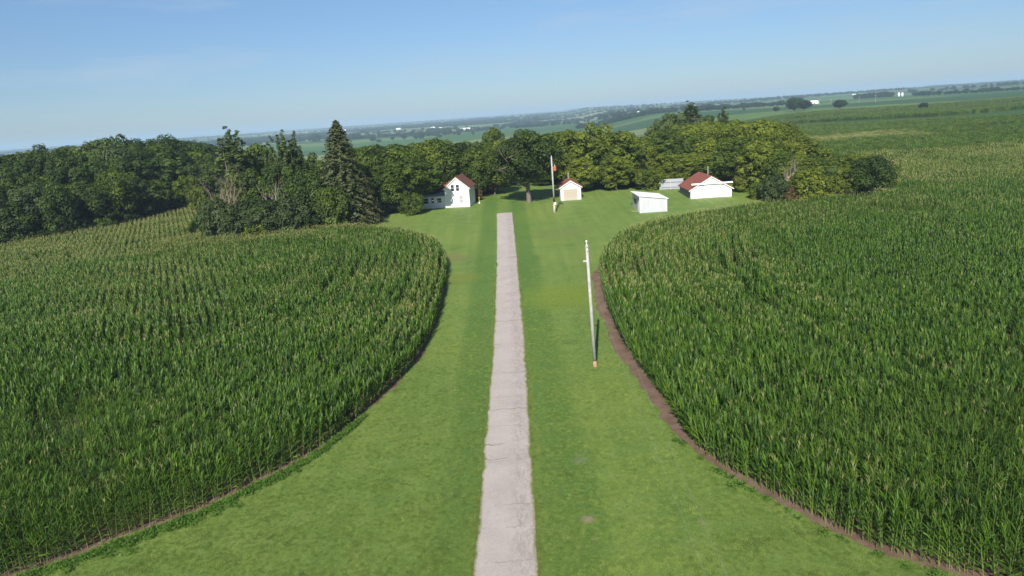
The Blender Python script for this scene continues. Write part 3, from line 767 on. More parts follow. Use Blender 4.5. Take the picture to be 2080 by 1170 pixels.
# farmhouse: two storeys under a steep gable, low wing on its left
q = at(906, 423); hz = float(terr(q[0]+3, q[1]+1))
house = thing('farmhouse', 'two storey white farmhouse with brown gable roof and low left wing in dappled shade', 'house', (q[0], q[1], hz-.1), R(-8.2))
m = MB(); gable_wall(m, 5.0, 6.6, 4.15, 2.1); m.build('wall', MT['white'], house)
m = MB(); gable_roof(m, 5.0, 6.6, 4.15, 2.1, .32, .28, .28); rf = m.build('roof', MT['roof_brown'], house)
barge(5.0, 4.15, 2.1, .32, -.28, MT['trim'], house)
MB().box(-.06, -.06, -.5, 5.06, 6.66, .26).build('foundation', MT['concrete'], house)
m = MB()
for x in (-.03, 4.95): m.box(x, -.035, .28, x+.08, -.002, 4.1)
m.build('corner_board', MT['trim'], house)
window(house, 1.38, 3.45, .62, 1.25, label='upper left window, dark in tree shade'); window(house, 2.42, 3.48, .62, 1.22)
window(house, 3.0, 1.0, .68, 1.5, pane='blind', label='lower window with a pale blind')
m = MB().box(2.35, -.04, 5.05, 2.65, -.003, 5.3); m.build('attic_vent', MT['white'], house)
m = MB().prism([(-5.2, .12), (-.003, .12), (-.003, 2.55), (-5.2, 2.45)], .22, 4.2); wg = m.build('wing_wall', MT['white'], house)
m = MB(); m.add([(-5.4, -.02, 2.42), (-.01, -.02, 2.5), (-.01, 4.4, 2.66), (-5.4, 4.4, 2.58), (-5.4, -.02, 2.53), (-.01, -.02, 2.61), (-.01, 4.4, 2.77), (-5.4, 4.4, 2.69)],
      [(0, 3, 2, 1), (4, 5, 6, 7), (0, 1, 5, 4), (1, 2, 6, 5), (2, 3, 7, 6), (3, 0, 4, 7)]); m.build('wing_roof', MT['steel'], house)
window(house, -4.75, 1.2, 1.15, 1.0, .22, name='wing_window'); window(house, -2.95, 1.2, .5, 1.05, .22, name='wing_window'); window(house, -1.75, 1.25, .9, .9, .22, name='wing_window')
m = MB(); m.add([(-3, 4.3, 3.0), (-.02, 4.3, 3.0), (-.02, 6.5, 4.9), (-3, 6.5, 4.9), (-3, 4.3, 3.1), (-.02, 4.3, 3.1), (-.02, 6.5, 5.0), (-3, 6.5, 5.0)], [(0, 3, 2, 1), (4, 5, 6, 7), (0, 1, 5, 4), (1, 2, 6, 5), (2, 3, 7, 6), (3, 0, 4, 7)])
m.build('rear_roof', MT['roof_red'], house)
MB().box(-2.9, 4.5, 0, -.03, 6.45, 3.05).build('rear_wall', MT['white'], house)

# garage
q = at(1139.4, 407.3); gz = float(terr(q[0]+2, q[1]+1))
gar = thing('garage', 'small white gabled garage with a beige overhead door behind the utility pole', 'garage', (q[0], q[1], gz-.05), R(-1))
m = MB(); gable_wall(m, 4.15, 6.2, 2.72, 1.28); m.build('wall', MT['white'], gar)
m = MB(); gable_roof(m, 4.15, 6.2, 2.72, 1.28, .3, .3, .2); m.build('roof', MT['roof_red'], gar)
barge(4.15, 2.72, 1.28, .3, -.3, MT['trim'], gar)
d = MB()
for k in range(5): d.box(.62, -.035, .06+k*.43, 3.42, -.004, .06+k*.43+.41)
d = d.build('overhead_door', MT['beige'], gar)
m = MB().box(.5, -.03, .02, .60, -.004, 2.3).box(3.44, -.03, .02, 3.54, -.004, 2.3).box(.5, -.03, 2.24, 3.54, -.004, 2.34); m.build('door_trim', MT['trim'], gar)
MB().box(3.72, -.09, .95, 3.9, -.005, 1.25).build('meter_box', MT['steel'], gar)
MB().tube([(1.95, 3.4, 3.6), (1.95, 3.4, 5.2)], [.05, .05], 8).build('vent_pipe', MT['steel'], gar)
MB().box(-.05, -.9, -.2, 4.1, -.02, .07).build('door_apron', MT['concrete'], gar)

# lean-to shed
q = at(1300, 433.3); sz = float(terr(q[0]+2.3, q[1]+2))
shed = thing('shed', 'white lean-to shed with a flat sloping white roof and weathered board front', 'shed', (q[0], q[1], sz-.1), R(-.5))
W_, D_, HL, HR = 4.75, 7.5, 3.0, 2.3
m = MB().prism([(0, 0), (W_, 0), (W_, HR), (0, HL)], 0, D_); m.build('wall', MT['old_white'], shed)
m = MB(); k = (HR-HL)/W_
m.prism([(-.35, HL-k*.35+.015), (W_+.25, HR+k*.25+.015), (W_+.25, HR+k*.25+.10), (-.35, HL-k*.35+.10)], -.22, D_+.25); m.build('roof', MT['white_metal'], shed)
m = MB().box(-.03, -.03, 0, .09, -.002, HL-.05).box(W_-.09, -.03, 0, W_+.03, -.002, HR-.05); m.build('corner_board', MT['trim'], shed)
m = MB().box(-.035, 1.0, .1, -.003, 2.1, 2.0); dd = m.build('door', MT['white_vert'], shed); MB().box(-.07, 1.15, 1.0, -.036, 1.22, 1.18).build('handle', MT['steel'], dd)
m = MB().box(-.03, 3.2, 1.2, -.003, 5.6, 2.1); m.build('side_opening', MT['darkwood'], shed)

# barn with a sliding door
q = at(1402.9, 404.8); bz = float(terr(q[0]+4, q[1]+3))
barn = thing('barn', 'wide white barn with faded red gable roof and sliding door rail', 'barn', (q[0], q[1], bz-.1), R(-1.5))
BW, BD, BH, BR = 7.75, 9.4, 1.85, 2.3
m = MB(); gable_wall(m, BW, BD, BH, BR); m.build('wall', MT['white_vert'], barn)
m = MB(); gable_roof(m, BW, BD, BH, BR, .36, .25, .25); m.build('roof', MT['roof_red'], barn)
barge(BW, BH, BR, .36, -.25, MT['trim'], barn)
m = MB().box(.1, -.42, 2.68, BW+.1, -.27, 2.96).box(.1, -.265, 2.7, BW+.1, -.003, 2.74); m.build('door_rail', MT['white_metal'], barn)
for x0, x1, nm in ((2.55, 4.15, None), (4.17, 5.75, None)):
    m = MB().box(x0, -.09, .12, x1, -.03, 2.66)
    for z in (.12, 1.3, 2.5): m.box(x0, -.115, z, x1, -.092, z+.14)
    dr = m.build('sliding_door', MT['white_vert'], barn); MB().box(x1-.2 if x0 < 3 else x0+.12, -.17, 1.05, (x1-.2 if x0 < 3 else x0+.12)+.06, -.117, 1.3).build('handle', MT['darkwood'], dr)
m = MB()
for k in range(5): m.box(-.04, 1.0+k*1.65, .75, -.021, 1.75+k*1.65, 1.35)
m.build('side_shutter', MT['darkwood'], barn)
m = MB().box(-.019, .02, .15, -.004, BD-.02, BH-.02); m.build('side_shade_layer', MT['side_shade'], barn)['label'] = 'left wall under the eave, its shade painted in grey blue'  # thin layer over the white wall, its shade put into a grey-blue colour
MB().tube([(4.55, 5.0, 3.5), (4.55, 5.0, 5.6)], [.06, .06], 8).build('vent_pipe', MT['steel'], barn)
MB().box(-.04, -.04, -.5, BW+.04, BD+.04, .14).build('foundation', MT['concrete'], barn)

# sheet metal windbreak beside the barn
a = at(1341, 386); b = at(1386, 385.5); L_ = float(np.hypot(b[0]-a[0], b[1]-a[1])); L_ = max(L_, 4.6)
fe = thing('windbreak_fence', 'grey sheet metal windbreak panel between the yellow bush and the barn', 'fence', (a[0], a[1], float(terr(a[0], a[1]))-.05), R(-9))
MB().box(0, 0, .12, L_, .05, 2.25).build('panel', MT['sheet'], fe)
m = MB()
for z in (.45, 1.5): m.box(0, -.05, z, L_, -.002, z+.09)
m.build('rail', MT['darkwood'], fe)
for x in (-.12, L_*.46, L_+.02): MB().box(x, -.16, -.2, x+.11, -.052, 2.3).build('post', MT['tan_pole'], fe)

# ------------------------------------------------------------------ poles and wires
q = at(1209, 745)
p1 = thing('utility_pole', 'tall pale grey utility pole on the lawn with an orange butt and bare top', 'utility pole', (q[0], q[1], float(terr(q[0], q[1]))))
p1.rotation_euler = (0, R(-1.6), 0)
MB().tube([(0, 0, .5), (0, 0, 5), (0, 0, 9.95)], [.152, .13, .105], 14).build('shaft', MT['pole'], p1, True)
MB().tube([(0, 0, -.3), (0, 0, .5)], [.165, .153], 14).build('butt', MT['pole_base'], p1, True)
ins = MB().tube([(0, 0, 9.95), (0, 0, 10.0), (0, 0, 10.12), (0, 0, 10.17)], [.03, .03, .03, .075], 10).tube([(0, 0, 10.17), (0, 0, 10.27)], [.08, .06], 10); ins.build('insulator', MT['trim'], p1)
MB().box(-.30, -.04, 8.62, -.1, .04, 8.72).tube([(-.30, 0, 8.6), (-.30, 0, 8.75)], [.06, .06], 8).build('bracket', MT['steel'], p1)
m = MB()
for z in (9.75, 9.45): m.tube([(0, -.14, z), (0, -.10, z)], [.035, .035], 6)
m.build('bolt', MT['black'], p1)
q2 = at(1127, 432)
p2 = thing('utility_pole', 'grey utility pole with orange rusty transformer can in front of the garage', 'utility pole', (q2[0], q2[1], float(terr(q2[0], q2[1]))))
p2.rotation_euler = (0, R(-.6), 0)
MB().tube([(0, 0, 2.75), (0, 0, 6), (0, 0, 10.2)], [.17, .15, .12], 12).build('shaft', MT['pole'], p2, True)
MB().tube([(0, 0, -.3), (0, 0, 1.9)], [.175, .172], 12).build('butt', MT['tan_pole'], p2, True)
MB().tube([(0, 0, 1.9), (0, 0, 2.75)], [.173, .171], 12).build('wrap', MT['black'], p2, True)
tr = MB().tube([(.48, -.12, 7.65), (.48, -.12, 7.7), (.48, -.12, 8.35), (.48, -.12, 8.5), (.48, -.12, 8.55)], [.2, .27, .27, .22, .05], 12).box(.1, -.16, 7.85, .3, -.08, 7.95).box(.1, -.16, 8.2, .3, -.08, 8.3)
tr = tr.build('transformer', MT['rust'], p2, False)
MB().tube([(.48, -.12, 8.55), (.48, -.12, 8.78)], [.05, .03], 8).build('bushing', MT['trim'], tr)
MB().box(-.02, -.36, 1.5, .32, -.175, 1.95).build('meter_box', MT['trim'], p2)
MB().tube([(-.2, -.12, .1), (-.2, -.12, 1.6)], [.03, .03], 6).build('conduit', MT['steel'], p2)
MB().tube([(0, 0, 10.2), (0, 0, 10.42)], [.05, .06], 8).build('insulator', MT['trim'], p2)
def wire(a, b, sag, r, label):
    a, b = np.array(a), np.array(b); P_ = []
    for i in range(41):
        t = i/40; p = a+(b-a)*t; p[2] -= sag*4*t*(1-t); P_.append(p)
    o = MB().tube(P_, [r]*41, 5).build('power_line', MT['wire'])
    return tag(o, label, 'power line', 'overhead wires')
bx = np.array([q[0], q[1], float(terr(q[0], q[1]))])
top1 = bx+np.array([-.28, 0, 10.15]); low1 = bx+np.array([-.55, 0, 8.7])
top2 = np.array([q2[0]-.1, q2[1], float(terr(q2[0], q2[1]))+10.3])
wire(bx+np.array([-.1, 0, 10.1]), (5.5, -25, 8.0), 3.0, .004, 'thin overhead wire on the right, running from the lawn pole top towards the viewer')
wire(low1, (5.0, -25, 5.0), 1.3, .004, 'thin overhead wire on the left, running from the lawn pole bracket towards the viewer')

# small things of the yard
q = at(973.8, 413.5)
mk = thing('marker_post', 'small white and yellow marker post on grass beside the farmhouse', 'marker post', (q[0], q[1], float(terr(q[0], q[1]))))
MB().tube([(0, 0, -.1), (0, 0, .2), (0, 0, .35)], [.2, .17, .06], 10).build('base', MT['trim'], mk)
MB().tube([(0, 0, .35), (0, 0, 1.15)], [.04, .04], 8).tube([(0, 0, 1.15), (0, 0, 1.4)], [.08, .05], 8).build('post', MT['yellow'], mk)

# ------------------------------------------------------------------ trees
tr_ = np.random.default_rng(55)
# dark wood at the left
sil = np.array([(-260, 335), (-100, 318), (0, 306), (60, 294), (130, 289), (172, 284), (200, 269), (245, 265), (290, 279), (322, 261), (345, 280), (385, 275), (408, 284), (430, 294)], float)
def silh(px): return float(np.interp(px, sil[:, 0], sil[:, 1]))
edgeY = lambda px: float(np.interp(px, [-260, 0, 200, 410, 460], [116, 133, 146, 181, 186]))
gl = 'trees massed in the dark wood'
lab_w = ['dark green broadleaf tree in the front rank of the wood above the tan corn', 'green broadleaf tree standing inside the dark wood behind its front rank', 'broadleaf tree of the dark wood whose crown meets the sky']
for layer, (off, drop, step, wpx) in enumerate(((4, 95, 40, 86), (14, 48, 46, 100), (27, 14, 44, 104), (40, 0, 42, 100))):
    px = -230
    while px < 432-layer*6:
        Y_ = edgeY(px)+off+tr_.uniform(-2, 3); top = silh(px)+drop*tr_.uniform(.6, 1.25)+tr_.uniform(-3, 4)
        key = ('round_b', 'round_c', 'airy_a', 'round_a', 'airy_b')[tr_.integers(0, 5)]
        mat = ('leaf_dark', 'leaf_dark', 'leaf_oak', 'leaf_mid', 'leaf_blue')[tr_.integers(0, 5)]
        if layer == 3: px_w = wpx
        tree(px, top, Y_, wpx*tr_.uniform(.8, 1.15), key, mat, 'broadleaf_tree', lab_w[min(layer, 2) if layer < 2 else 2], group=gl+(' front' if layer == 0 else ' middle' if layer == 1 else ' skyline'))
        px += step*tr_.uniform(.8, 1.2)
    if layer == 0:
        px = -200
        while px < 420:
            Y_ = edgeY(px)+1.5; qq = at_dist(px, silh(px)+140, Y_)
            place(('bush_a', 'bush_b', 'clump')[tr_.integers(0, 3)], ('leaf_dark', 'leaf_oak')[tr_.integers(0, 2)], qq[0], Y_, tr_.uniform(3.5, 6), tr_.uniform(6, 8), 'bush', 'dark bush filling the foot of the wood behind the tan corn', 'bush', 'bushes at the foot of the dark wood'); px += 44
tree(372, 352, 176, 60, 'airy_b', 'leaf_olive', 'broadleaf_tree', 'lighter yellow green tree at the right end of the dark wood')
tree(398, 372, 165, 44, 'bush_b', 'leaf_olive', 'bush', 'lighter yellow green bush between the dark wood and the grey green clump', 'bush')

# grey green clump with poplar tops, dead boughs, spruce
tree(458, 254, 140, 104, 'poplar_a', 'leaf_poplar', 'poplar_tree', 'tall ragged poplar at the left of the clump, its top against the sky')
tree(486, 282, 142, 76, 'poplar_b', 'leaf_poplar', 'poplar_tree', 'slimmer poplar just right of the tall ragged poplar')
tree(514, 280, 150, 80, 'airy_a', 'leaf_mid', 'broadleaf_tree', 'round green tree behind the clump between the two poplar groups')
tree(546, 274, 139, 46, 'poplar_b', 'leaf_poplar', 'poplar_tree', 'narrow poplar with a single short spire near the middle of the clump')
tree(571, 261, 136, 72, 'poplar_a', 'leaf_poplar', 'poplar_tree', 'pointed poplar with a spire top left of the spruce')
tree(594, 264, 139, 54, 'poplar_b', 'leaf_poplar', 'poplar_tree', 'slender poplar with thin spire between pointed poplar and spruce')
tree(438, 298, 125.0, 110, 'bare_a', 'dead', 'dead_tree', 'bare tan dead tree with many upright twigs at the left of the clump', 'dead tree')
tree(462, 318, 130, 56, 'bare_b', 'dead', 'dead_tree', 'bare dead tree standing closest below the tall ragged poplar', 'dead tree')
tree(560, 345, 125.5, 54, 'bare_pale', 'pale_bark', 'dead_tree', 'pale barked bare trunk with forked limbs in the gap of the clump', 'dead tree')
cl = [(446, 386, 129, 90, 'round_b', 'leaf_blue', 'grey green leafy tree at the left end of the clump'), (500, 335, 131, 110, 'airy_b', 'leaf_mid', 'green spreading tree in the middle of the clump'),
      (560, 322, 133, 96, 'airy_a', 'leaf_dark', 'dark green tree below the pointed poplar'), (610, 335, 130, 90, 'round_c', 'leaf_dark', 'dark leafy tree at the right end of the clump beside the spruce'),
      (434, 398, 124.0, 84, 'clump', 'leaf_blue', 'grey green bush at the left foot of the clump'), (475, 405, 124.5, 94, 'clump', 'leaf_blue', 'large grey green bush at the front of the clump, left of its middle'),
      (530, 398, 124, 100, 'clump', 'leaf_blue', 'largest grey green bush at the front middle of the clump'), (588, 395, 124.5, 96, 'clump', 'leaf_blue', 'large grey green bush at the front right of the clump'),
      (520, 448, 122.5, 70, 'bush_a', 'leaf_olive', 'low yellow green bush along the corn in front of the clump'), (622, 428, 124.5, 60, 'bush_b', 'leaf_dark', 'dark low bush between the clump and the lime green sapling'),
      (418, 440, 128, 40, 'bush_a', 'leaf_olive', 'small yellow green bush at the far left foot of the clump')]
for px, py, Y_, w, key, mat, lb in cl:
    tree(px, py, Y_, w, key, mat, 'bush' if 'bush' in lb else 'broadleaf_tree', lb, 'bush' if 'bush' in lb else 'tree')
tree(626, 304, 152, 84, 'airy_b', 'leaf_mid', 'broadleaf_tree', 'green tree filling the gap behind the clump left of the spruce')
tree(681, 242, 133, 150, 'spruce', 'leaf_fir', 'spruce_tree', 'tall conical spruce rising above the other trees against the sky')
tree(668, 372, 127, 80, 'clump', 'leaf_mid', 'sapling', 'lime green young tree at the foot of the spruce', 'tree')
tree(738, 350, 133.5, 70, 'spruce', 'leaf_fir_brown', 'spruce_tree', 'shorter olive brown spruce right at the foot of the tall spruce')

# row behind and beside the house
gb = 'trees of the green row behind the farmhouse'
row = [(735, 300, 148), (772, 292, 152), (812, 288, 149), (850, 282, 153), (888, 279, 156), (925, 283, 160), (960, 292, 158), (998, 292, 161)]
for i, (px, py, Y_) in enumerate(row):
    tree(px, py, Y_, tr_.uniform(80, 98), ('round_c', 'round_a', 'round_b')[i % 3], ('leaf_mid', 'leaf_oak', 'leaf_mid', 'leaf_olive')[i % 4], 'broadleaf_tree', 'broad mid green tree in the row standing behind the farmhouse', group=gb)
for i, (px, py, Y_) in enumerate([(720, 292, 178), (765, 286, 182), (800, 286, 180), (840, 283, 184), (885, 276, 190), (940, 281, 188), (985, 283, 190), (1035, 275, 185), (1080, 268, 190), (1120, 262, 192)]):
    tree(px, py, Y_, 96, ('round_b', 'airy_a')[i % 2], ('leaf_mid', 'leaf_olive', 'leaf_oak')[i % 3], 'broadleaf_tree', 'green tree of the second rank seen over the row behind the farmhouse', group='second rank of trees behind the farmhouse')
tree(1000, 252, 205, 52, 'round_b', 'leaf_mid', 'broadleaf_tree', 'round tree top showing behind the row, left of the big shade tree')
tree(758, 352, 140, 66, 'round_b', 'leaf_dark', 'broadleaf_tree', 'dark tree between the spruce and the row left of the farmhouse')
tree(800, 338, 143, 92, 'round_c', 'leaf_mid', 'broadleaf_tree', 'leafy tree closing in on the farmhouse wing from its left')
tree(840, 318, 141.0, 132, 'raised', 'leaf_mid', 'broadleaf_tree', 'leafy tree overhanging the farmhouse wing and shading its front')
tree(834, 376, 139.5, 52, 'clump', 'leaf_mid', 'bush', 'tall round bush at the left end of the farmhouse wing', 'bush')
tree(880, 345, 152.5, 70, 'round_a', 'leaf_oak', 'broadleaf_tree', 'dark leafy tree rising right behind the farmhouse wing')
tree(822, 395, 142, 36, 'bush_a', 'leaf_mid', 'bush', 'round bush on the lawn edge left of the farmhouse wing', 'bush')
tree(969, 380, 153, 20, 'bush_b', 'leaf_rusty', 'bush', 'small rusty brown bush behind the farmhouse corner', 'bush')
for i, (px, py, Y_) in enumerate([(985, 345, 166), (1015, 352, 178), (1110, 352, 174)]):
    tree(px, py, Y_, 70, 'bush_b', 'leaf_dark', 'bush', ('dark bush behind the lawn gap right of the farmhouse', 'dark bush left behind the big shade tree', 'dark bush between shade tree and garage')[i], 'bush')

# big shade tree on the lawn
q = at(1069, 412)
ot = tree(1066, 262, q[1], 150, 'oak', 'leaf_oak', 'shade_tree', 'big spreading shade tree with a thick grey trunk on the open lawn')
mb = MB(); rg = np.random.default_rng(5)
qa = at_dist(1040, 350, q[1]-3); qb = at_dist(1020, 330, q[1]-8.2); base_ = Vector(qa)-ot.location
inv = Matrix.Rotation(-ot.rotation_euler[2], 4, 'Z')
def loc_(p): v = inv @ (Vector(p)-ot.location); return np.array((v.x/ot.scale[0], v.y/ot.scale[1], v.z/ot.scale[2]))
A_, B_ = loc_(qa), loc_(qb); D_v = B_-A_
branch(mb, A_, D_v/np.linalg.norm(D_v), np.linalg.norm(D_v)*1.15, .12, 2, rg, up=.1, spread=.9, n=5, kids=4)
o = mb.build('dead_bough', MT['dead'], ot, True)

# yellow-green trees right of the shade tree and the grove on the right
brt = [(1160, 254, 161, 108, 'airy_a', 'leaf_yellow', 'bright yellow green tree right of the shade tree'), (1206, 243, 165, 104, 'airy_b', 'leaf_yellow', 'tallest bright yellow green tree behind the garage'),
       (1262, 258, 163, 104, 'airy_a', 'leaf_olive', 'wide olive green tree right of the tallest yellow green tree'), (1180, 315, 155, 80, 'airy_b', 'leaf_yellow', 'yellow green tree hanging low over the garage roof'),
       (1250, 312, 154, 84, 'airy_a', 'leaf_yellow', 'yellow green tree between garage and grove, over the dark gap'),
       (1322, 340, 151.5, 76, 'clump', 'leaf_yellow', 'yellow green bushy tree left of the grey metal windbreak'), (1374, 346, 154, 60, 'clump', 'leaf_olive', 'olive bush behind the grey metal windbreak')]
for px, py, Y_, w, key, mat, lb in brt: tree(px, py, Y_, w, key, mat, 'bush' if 'bush ' in lb else 'broadleaf_tree', lb)
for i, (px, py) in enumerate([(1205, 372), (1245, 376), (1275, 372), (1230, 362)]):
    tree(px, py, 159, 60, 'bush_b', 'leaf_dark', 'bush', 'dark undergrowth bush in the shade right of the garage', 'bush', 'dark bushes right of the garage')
silg = np.array([(1130, 258), (1200, 246), (1250, 262), (1290, 272), (1330, 268), (1380, 246), (1440, 236), (1480, 238), (1540, 236), (1590, 246), (1625, 268), (1660, 290), (1700, 318), (1735, 330), (1760, 335)], float)
gt = 'trees of the yellow green grove behind the barn'
lab_g = ['yellow green tree in the front rank of the grove behind the barn', 'tree in the middle rank of the yellow green grove', 'grove tree at the back whose yellow green top shows over the others']
gy_ = lambda px: float(np.interp(px, [1290, 1480, 1530, 1640, 1760], [156, 154, 138, 130, 126]))
for layer, (off, drop, step, wpx) in enumerate(((2, 60, 48, 88), (13, 30, 46, 96), (27, 8, 42, 100), (44, 0, 44, 96), (64, 0, 50, 80))):
    px = 1292+layer*7
    while px < 1745-layer*32:
        top = float(np.interp(px, silg[:, 0], silg[:, 1]))+drop*tr_.uniform(.6, 1.3)+tr_.uniform(-3, 5)
        key = ('airy_a', 'airy_b', 'airy_b', 'round_c')[tr_.integers(0, 4)]; mat = ('leaf_yellow', 'leaf_olive', 'leaf_olive', 'leaf_mid', 'leaf_yellow')[tr_.integers(0, 5)]
        tree(px, top, gy_(px)+off+tr_.uniform(-2, 2), wpx*tr_.uniform(.8, 1.15), key, mat, 'broadleaf_tree', lab_g[min(layer, 2)], group=gt+(' front', ' middle', ' back')[min(layer, 2)])
        px += step*tr_.uniform(.8, 1.2)
fr = [(1772, 309, 125, 92, 'round_c', 'leaf_dark', 'dark round tree at the right end of the grove beside the corn'), (1722, 335, 126, 60, 'airy_a', 'leaf_olive', 'olive tree left of the dark round tree at the grove end'),
      (1575, 352, 127, 66, 'clump', 'leaf_blue', 'dark grey green bush in front of the grove right of the barn'), (1640, 338, 126, 84, 'clump', 'leaf_yellow', 'lime green bush in front of the grove between two dark ones'),
      (1690, 352, 125.5, 66, 'clump', 'leaf_olive', 'olive bush left of the dark round tree'), (1608, 375, 125.5, 40, 'bush_b', 'leaf_rusty', 'browning bush between the dark bush and the lime bush'),
      (1540, 368, 131, 46, 'clump', 'leaf_yellow', 'yellow green bush at the grove edge right of the barn'), (1512, 345, 140, 56, 'clump', 'leaf_yellow', 'yellow green bush rising behind the barn roof'),
      (1806, 345, 124, 36, 'bush_b', 'leaf_mid', 'small green bush right of the dark round tree against the corn'), (1735, 306, 140, 70, 'airy_b', 'leaf_olive', 'olive tree top showing left behind the dark round tree')]
for px, py, Y_, w, key, mat, lb in fr: tree(px, py, Y_, w, key, mat, 'bush' if 'bush ' in lb else 'broadleaf_tree', lb, 'bush' if 'bush ' in lb else 'tree')
tree(1600, 308, 129.5, 46, 'bare_pale', 'dead', 'dead_tree', 'dead pale tree with forked bare limbs in the grove edge', 'dead tree')
tree(1622, 318, 129, 34, 'bare_b', 'dead', 'dead_tree', 'smaller dead tree with bare limbs right of the forked one', 'dead tree')
tree(1398, 203, 232, 74, 'poplar_a', 'leaf_poplar', 'poplar_tree', 'tall poplar standing out above the grove left of its middle')
tree(1366, 222, 226, 70, 'airy_a', 'leaf_poplar', 'broadleaf_tree', 'broad tree left beside the tall poplar above the grove')
tree(1340, 238, 222, 66, 'airy_b', 'leaf_poplar', 'broadleaf_tree', 'lowest tree at the left of the group above the grove')
tree(1412, 212, 228, 34, 'bare_a', 'dead', 'dead_tree', 'bare grey dead tree right beside the tall poplar above the grove', 'dead tree')
tree(1470, 214, 240, 40, 'poplar_b', 'leaf_poplar', 'poplar_tree', 'lone poplar tip above the grove right of the tall poplar')
tree(1436, 228, 240, 46, 'airy_a', 'leaf_mid', 'broadleaf_tree', 'green tree top between the two poplars above the grove')

# ------------------------------------------------------------------ far country
def far_tree(px, base, top, wpx, label, group=None, cat='tree', keys=('small_far', 'small_far_b')):
    qq = at(px, base); H = max(3., (base-top)*qq[1]/FPX)
    place(keys[tr_.integers(0, 2)], 'far_leaf', qq[0], qq[1], H, max(2, wpx*qq[1]/FPX), 'field_tree', label, cat, group)
far_tree(1614, 226, 197, 36, 'larger tree of the touching pair alone in the far green field', keys=('round_a', 'round_c'))
far_tree(1633, 224, 203, 30, 'smaller tree touching the larger one in the far green field', keys=('round_a', 'round_c'))
far_tree(1706, 221, 202, 27, 'single round tree in the far green field right of the tree pair', keys=('round_a', 'round_c'))
far_tree(1577, 226, 217, 14, 'small bush in the far green field left of the tree pair', cat='bush')
far_tree(1875, 223, 208, 18, 'small ragged tree in the wide field far right', keys=('round_b', 'round_b'))
far_tree(1511, 224, 219, 5, 'tiny bush in the far field above the grove', cat='bush')
for i in range(17):
    px = 1738+i*4.6; far_tree(px, 201-.06*(px-1740), 190.5-.055*(px-1740)+tr_.uniform(-1, 2), 11, 'tree in the dense windbreak left of the twin silos', 'trees of the windbreak left of the silos')
for i in range(22):
    px = 1856+i*10.6+tr_.uniform(-3, 3); far_tree(px, 195.5-.058*(px-1856), 187-.058*(px-1856)+tr_.uniform(-1, 3), 13, 'tree in the thin far line right of the twin silos', 'trees of the line right of the silos')
for i in range(20):
    px = 1418+i*9+tr_.uniform(-2, 2); far_tree(px, 226-.07*(px-1418), 215.5-.062*(px-1418)+tr_.uniform(-1, 3), 15, 'tree in the hazy line behind the poplar tops', 'trees of the line behind the grove')
for px, b_, t_, w in ((1090, 247, 237, 16), (640, 287, 273, 28), (722, 283, 273, 28), (742, 281, 274, 22), (1255, 238, 228, 34), (1280, 237, 229, 26), (1226, 242, 232, 26)):
    far_tree(px, b_, t_, w, 'dark lone tree on the far plain at x %d' % px if False else 'dark tree standing apart on the far plain behind the near trees', 'single trees on the far plain')

def far_barn(px, base, wpx, hpx, label, roof='white_metal', yaw=0, depth=1.6, name='farm_building'):
    qq = at(px, base); s = qq[1]/FPX; w = wpx*s; h = hpx*s
    o = thing(name, label, 'farm building', (qq[0]-w/2, qq[1], float(terr(qq[0], qq[1]))-.3), yaw)
    # long side towards the viewer: ridge runs across
    d = w*.6; m = MB(); m.add([(0, 0, 0), (w, 0, 0), (w, d, 0), (0, d, 0), (0, 0, h*.55), (w, 0, h*.55), (w, d, h*.55), (0, d, h*.55), (0, d/2, h), (w, d/2, h)],
        [(0, 1, 5, 4), (2, 3, 7, 6), (1, 2, 6, 9, 5), (3, 0, 4, 8, 7), (3, 2, 1, 0)]); m.build('wall', MT['white'], o)
    e = w*.02; m = MB(); t = h*.03+.05
    for y0, y1 in ((-e, d/2), (d+e, d/2)):
        zA = h*.55-.3; m.add([(-e, y0, zA), (w+e, y0, zA), (w+e, y1, h), (-e, y1, h), (-e, y0, zA+t), (w+e, y0, zA+t), (w+e, y1, h+t), (-e, y1, h+t)], [(0, 3, 2, 1), (4, 5, 6, 7), (0, 1, 5, 4), (1, 2, 6, 5), (2, 3, 7, 6), (3, 0, 4, 7)])
    m.build('roof', MT[roof], o)
    MB().box(w*.4, -.12, .1, w*.56, -.004, h*.42).build('door', MT['darkwood'], o)
    return o
far_barn(945, 265.5, 19, 5.5, 'largest white farm building on the far plain behind the row')
far_barn(969, 263.5, 6, 3, 'small white shed right beside the largest far farm building')
far_barn(880, 263, 8, 5, 'small white farm building left of the largest far one', yaw=.2)
far_barn(894, 262, 7, 3, 'low white farm building second left of the largest far one')
far_barn(809, 263.5, 9, 3.2, 'white farmhouse on a far rise above the green field', yaw=-.1)
far_barn(700, 268.5, 5, 5, 'tiny white building just right of the spruce top', yaw=.3)
far_barn(421, 303, 10, 4, 'white long building seen left of the tall ragged poplar')
far_barn(446, 301, 9, 5, 'white building half hidden behind the tall ragged poplar')
far_barn(1655, 211, 15, 6.5, 'white farm building right of the tree pair in the far field')
far_barn(1735, 193, 6, 2.2, 'pale roofed building above the windbreak trees')
far_barn(1300, 230, 9, 4, 'small pale building on the far plain left of the poplars')
for px, lb in ((1825.5, 'left white silo of the twin silos in the far field'), (1832.5, 'right white silo of the twin silos in the far field')):
    qq = at(px, 196.5); s = qq[1]/FPX; o = thing('silo', lb, 'silo', (qq[0], qq[1], float(terr(qq[0], qq[1]))-.5))
    r = 2.1*s; h = 8.6*s; MB().tube([(0, 0, 0), (0, 0, h*.85)], [r, r], 14).build('wall', MT['trim'], o, True)
    MB().tube([(0, 0, h*.85), (0, 0, h*.93), (0, 0, h*.985), (0, 0, h)], [r, r*.85, r*.5, r*.1], 14).build('dome', MT['white_metal'], o, True)
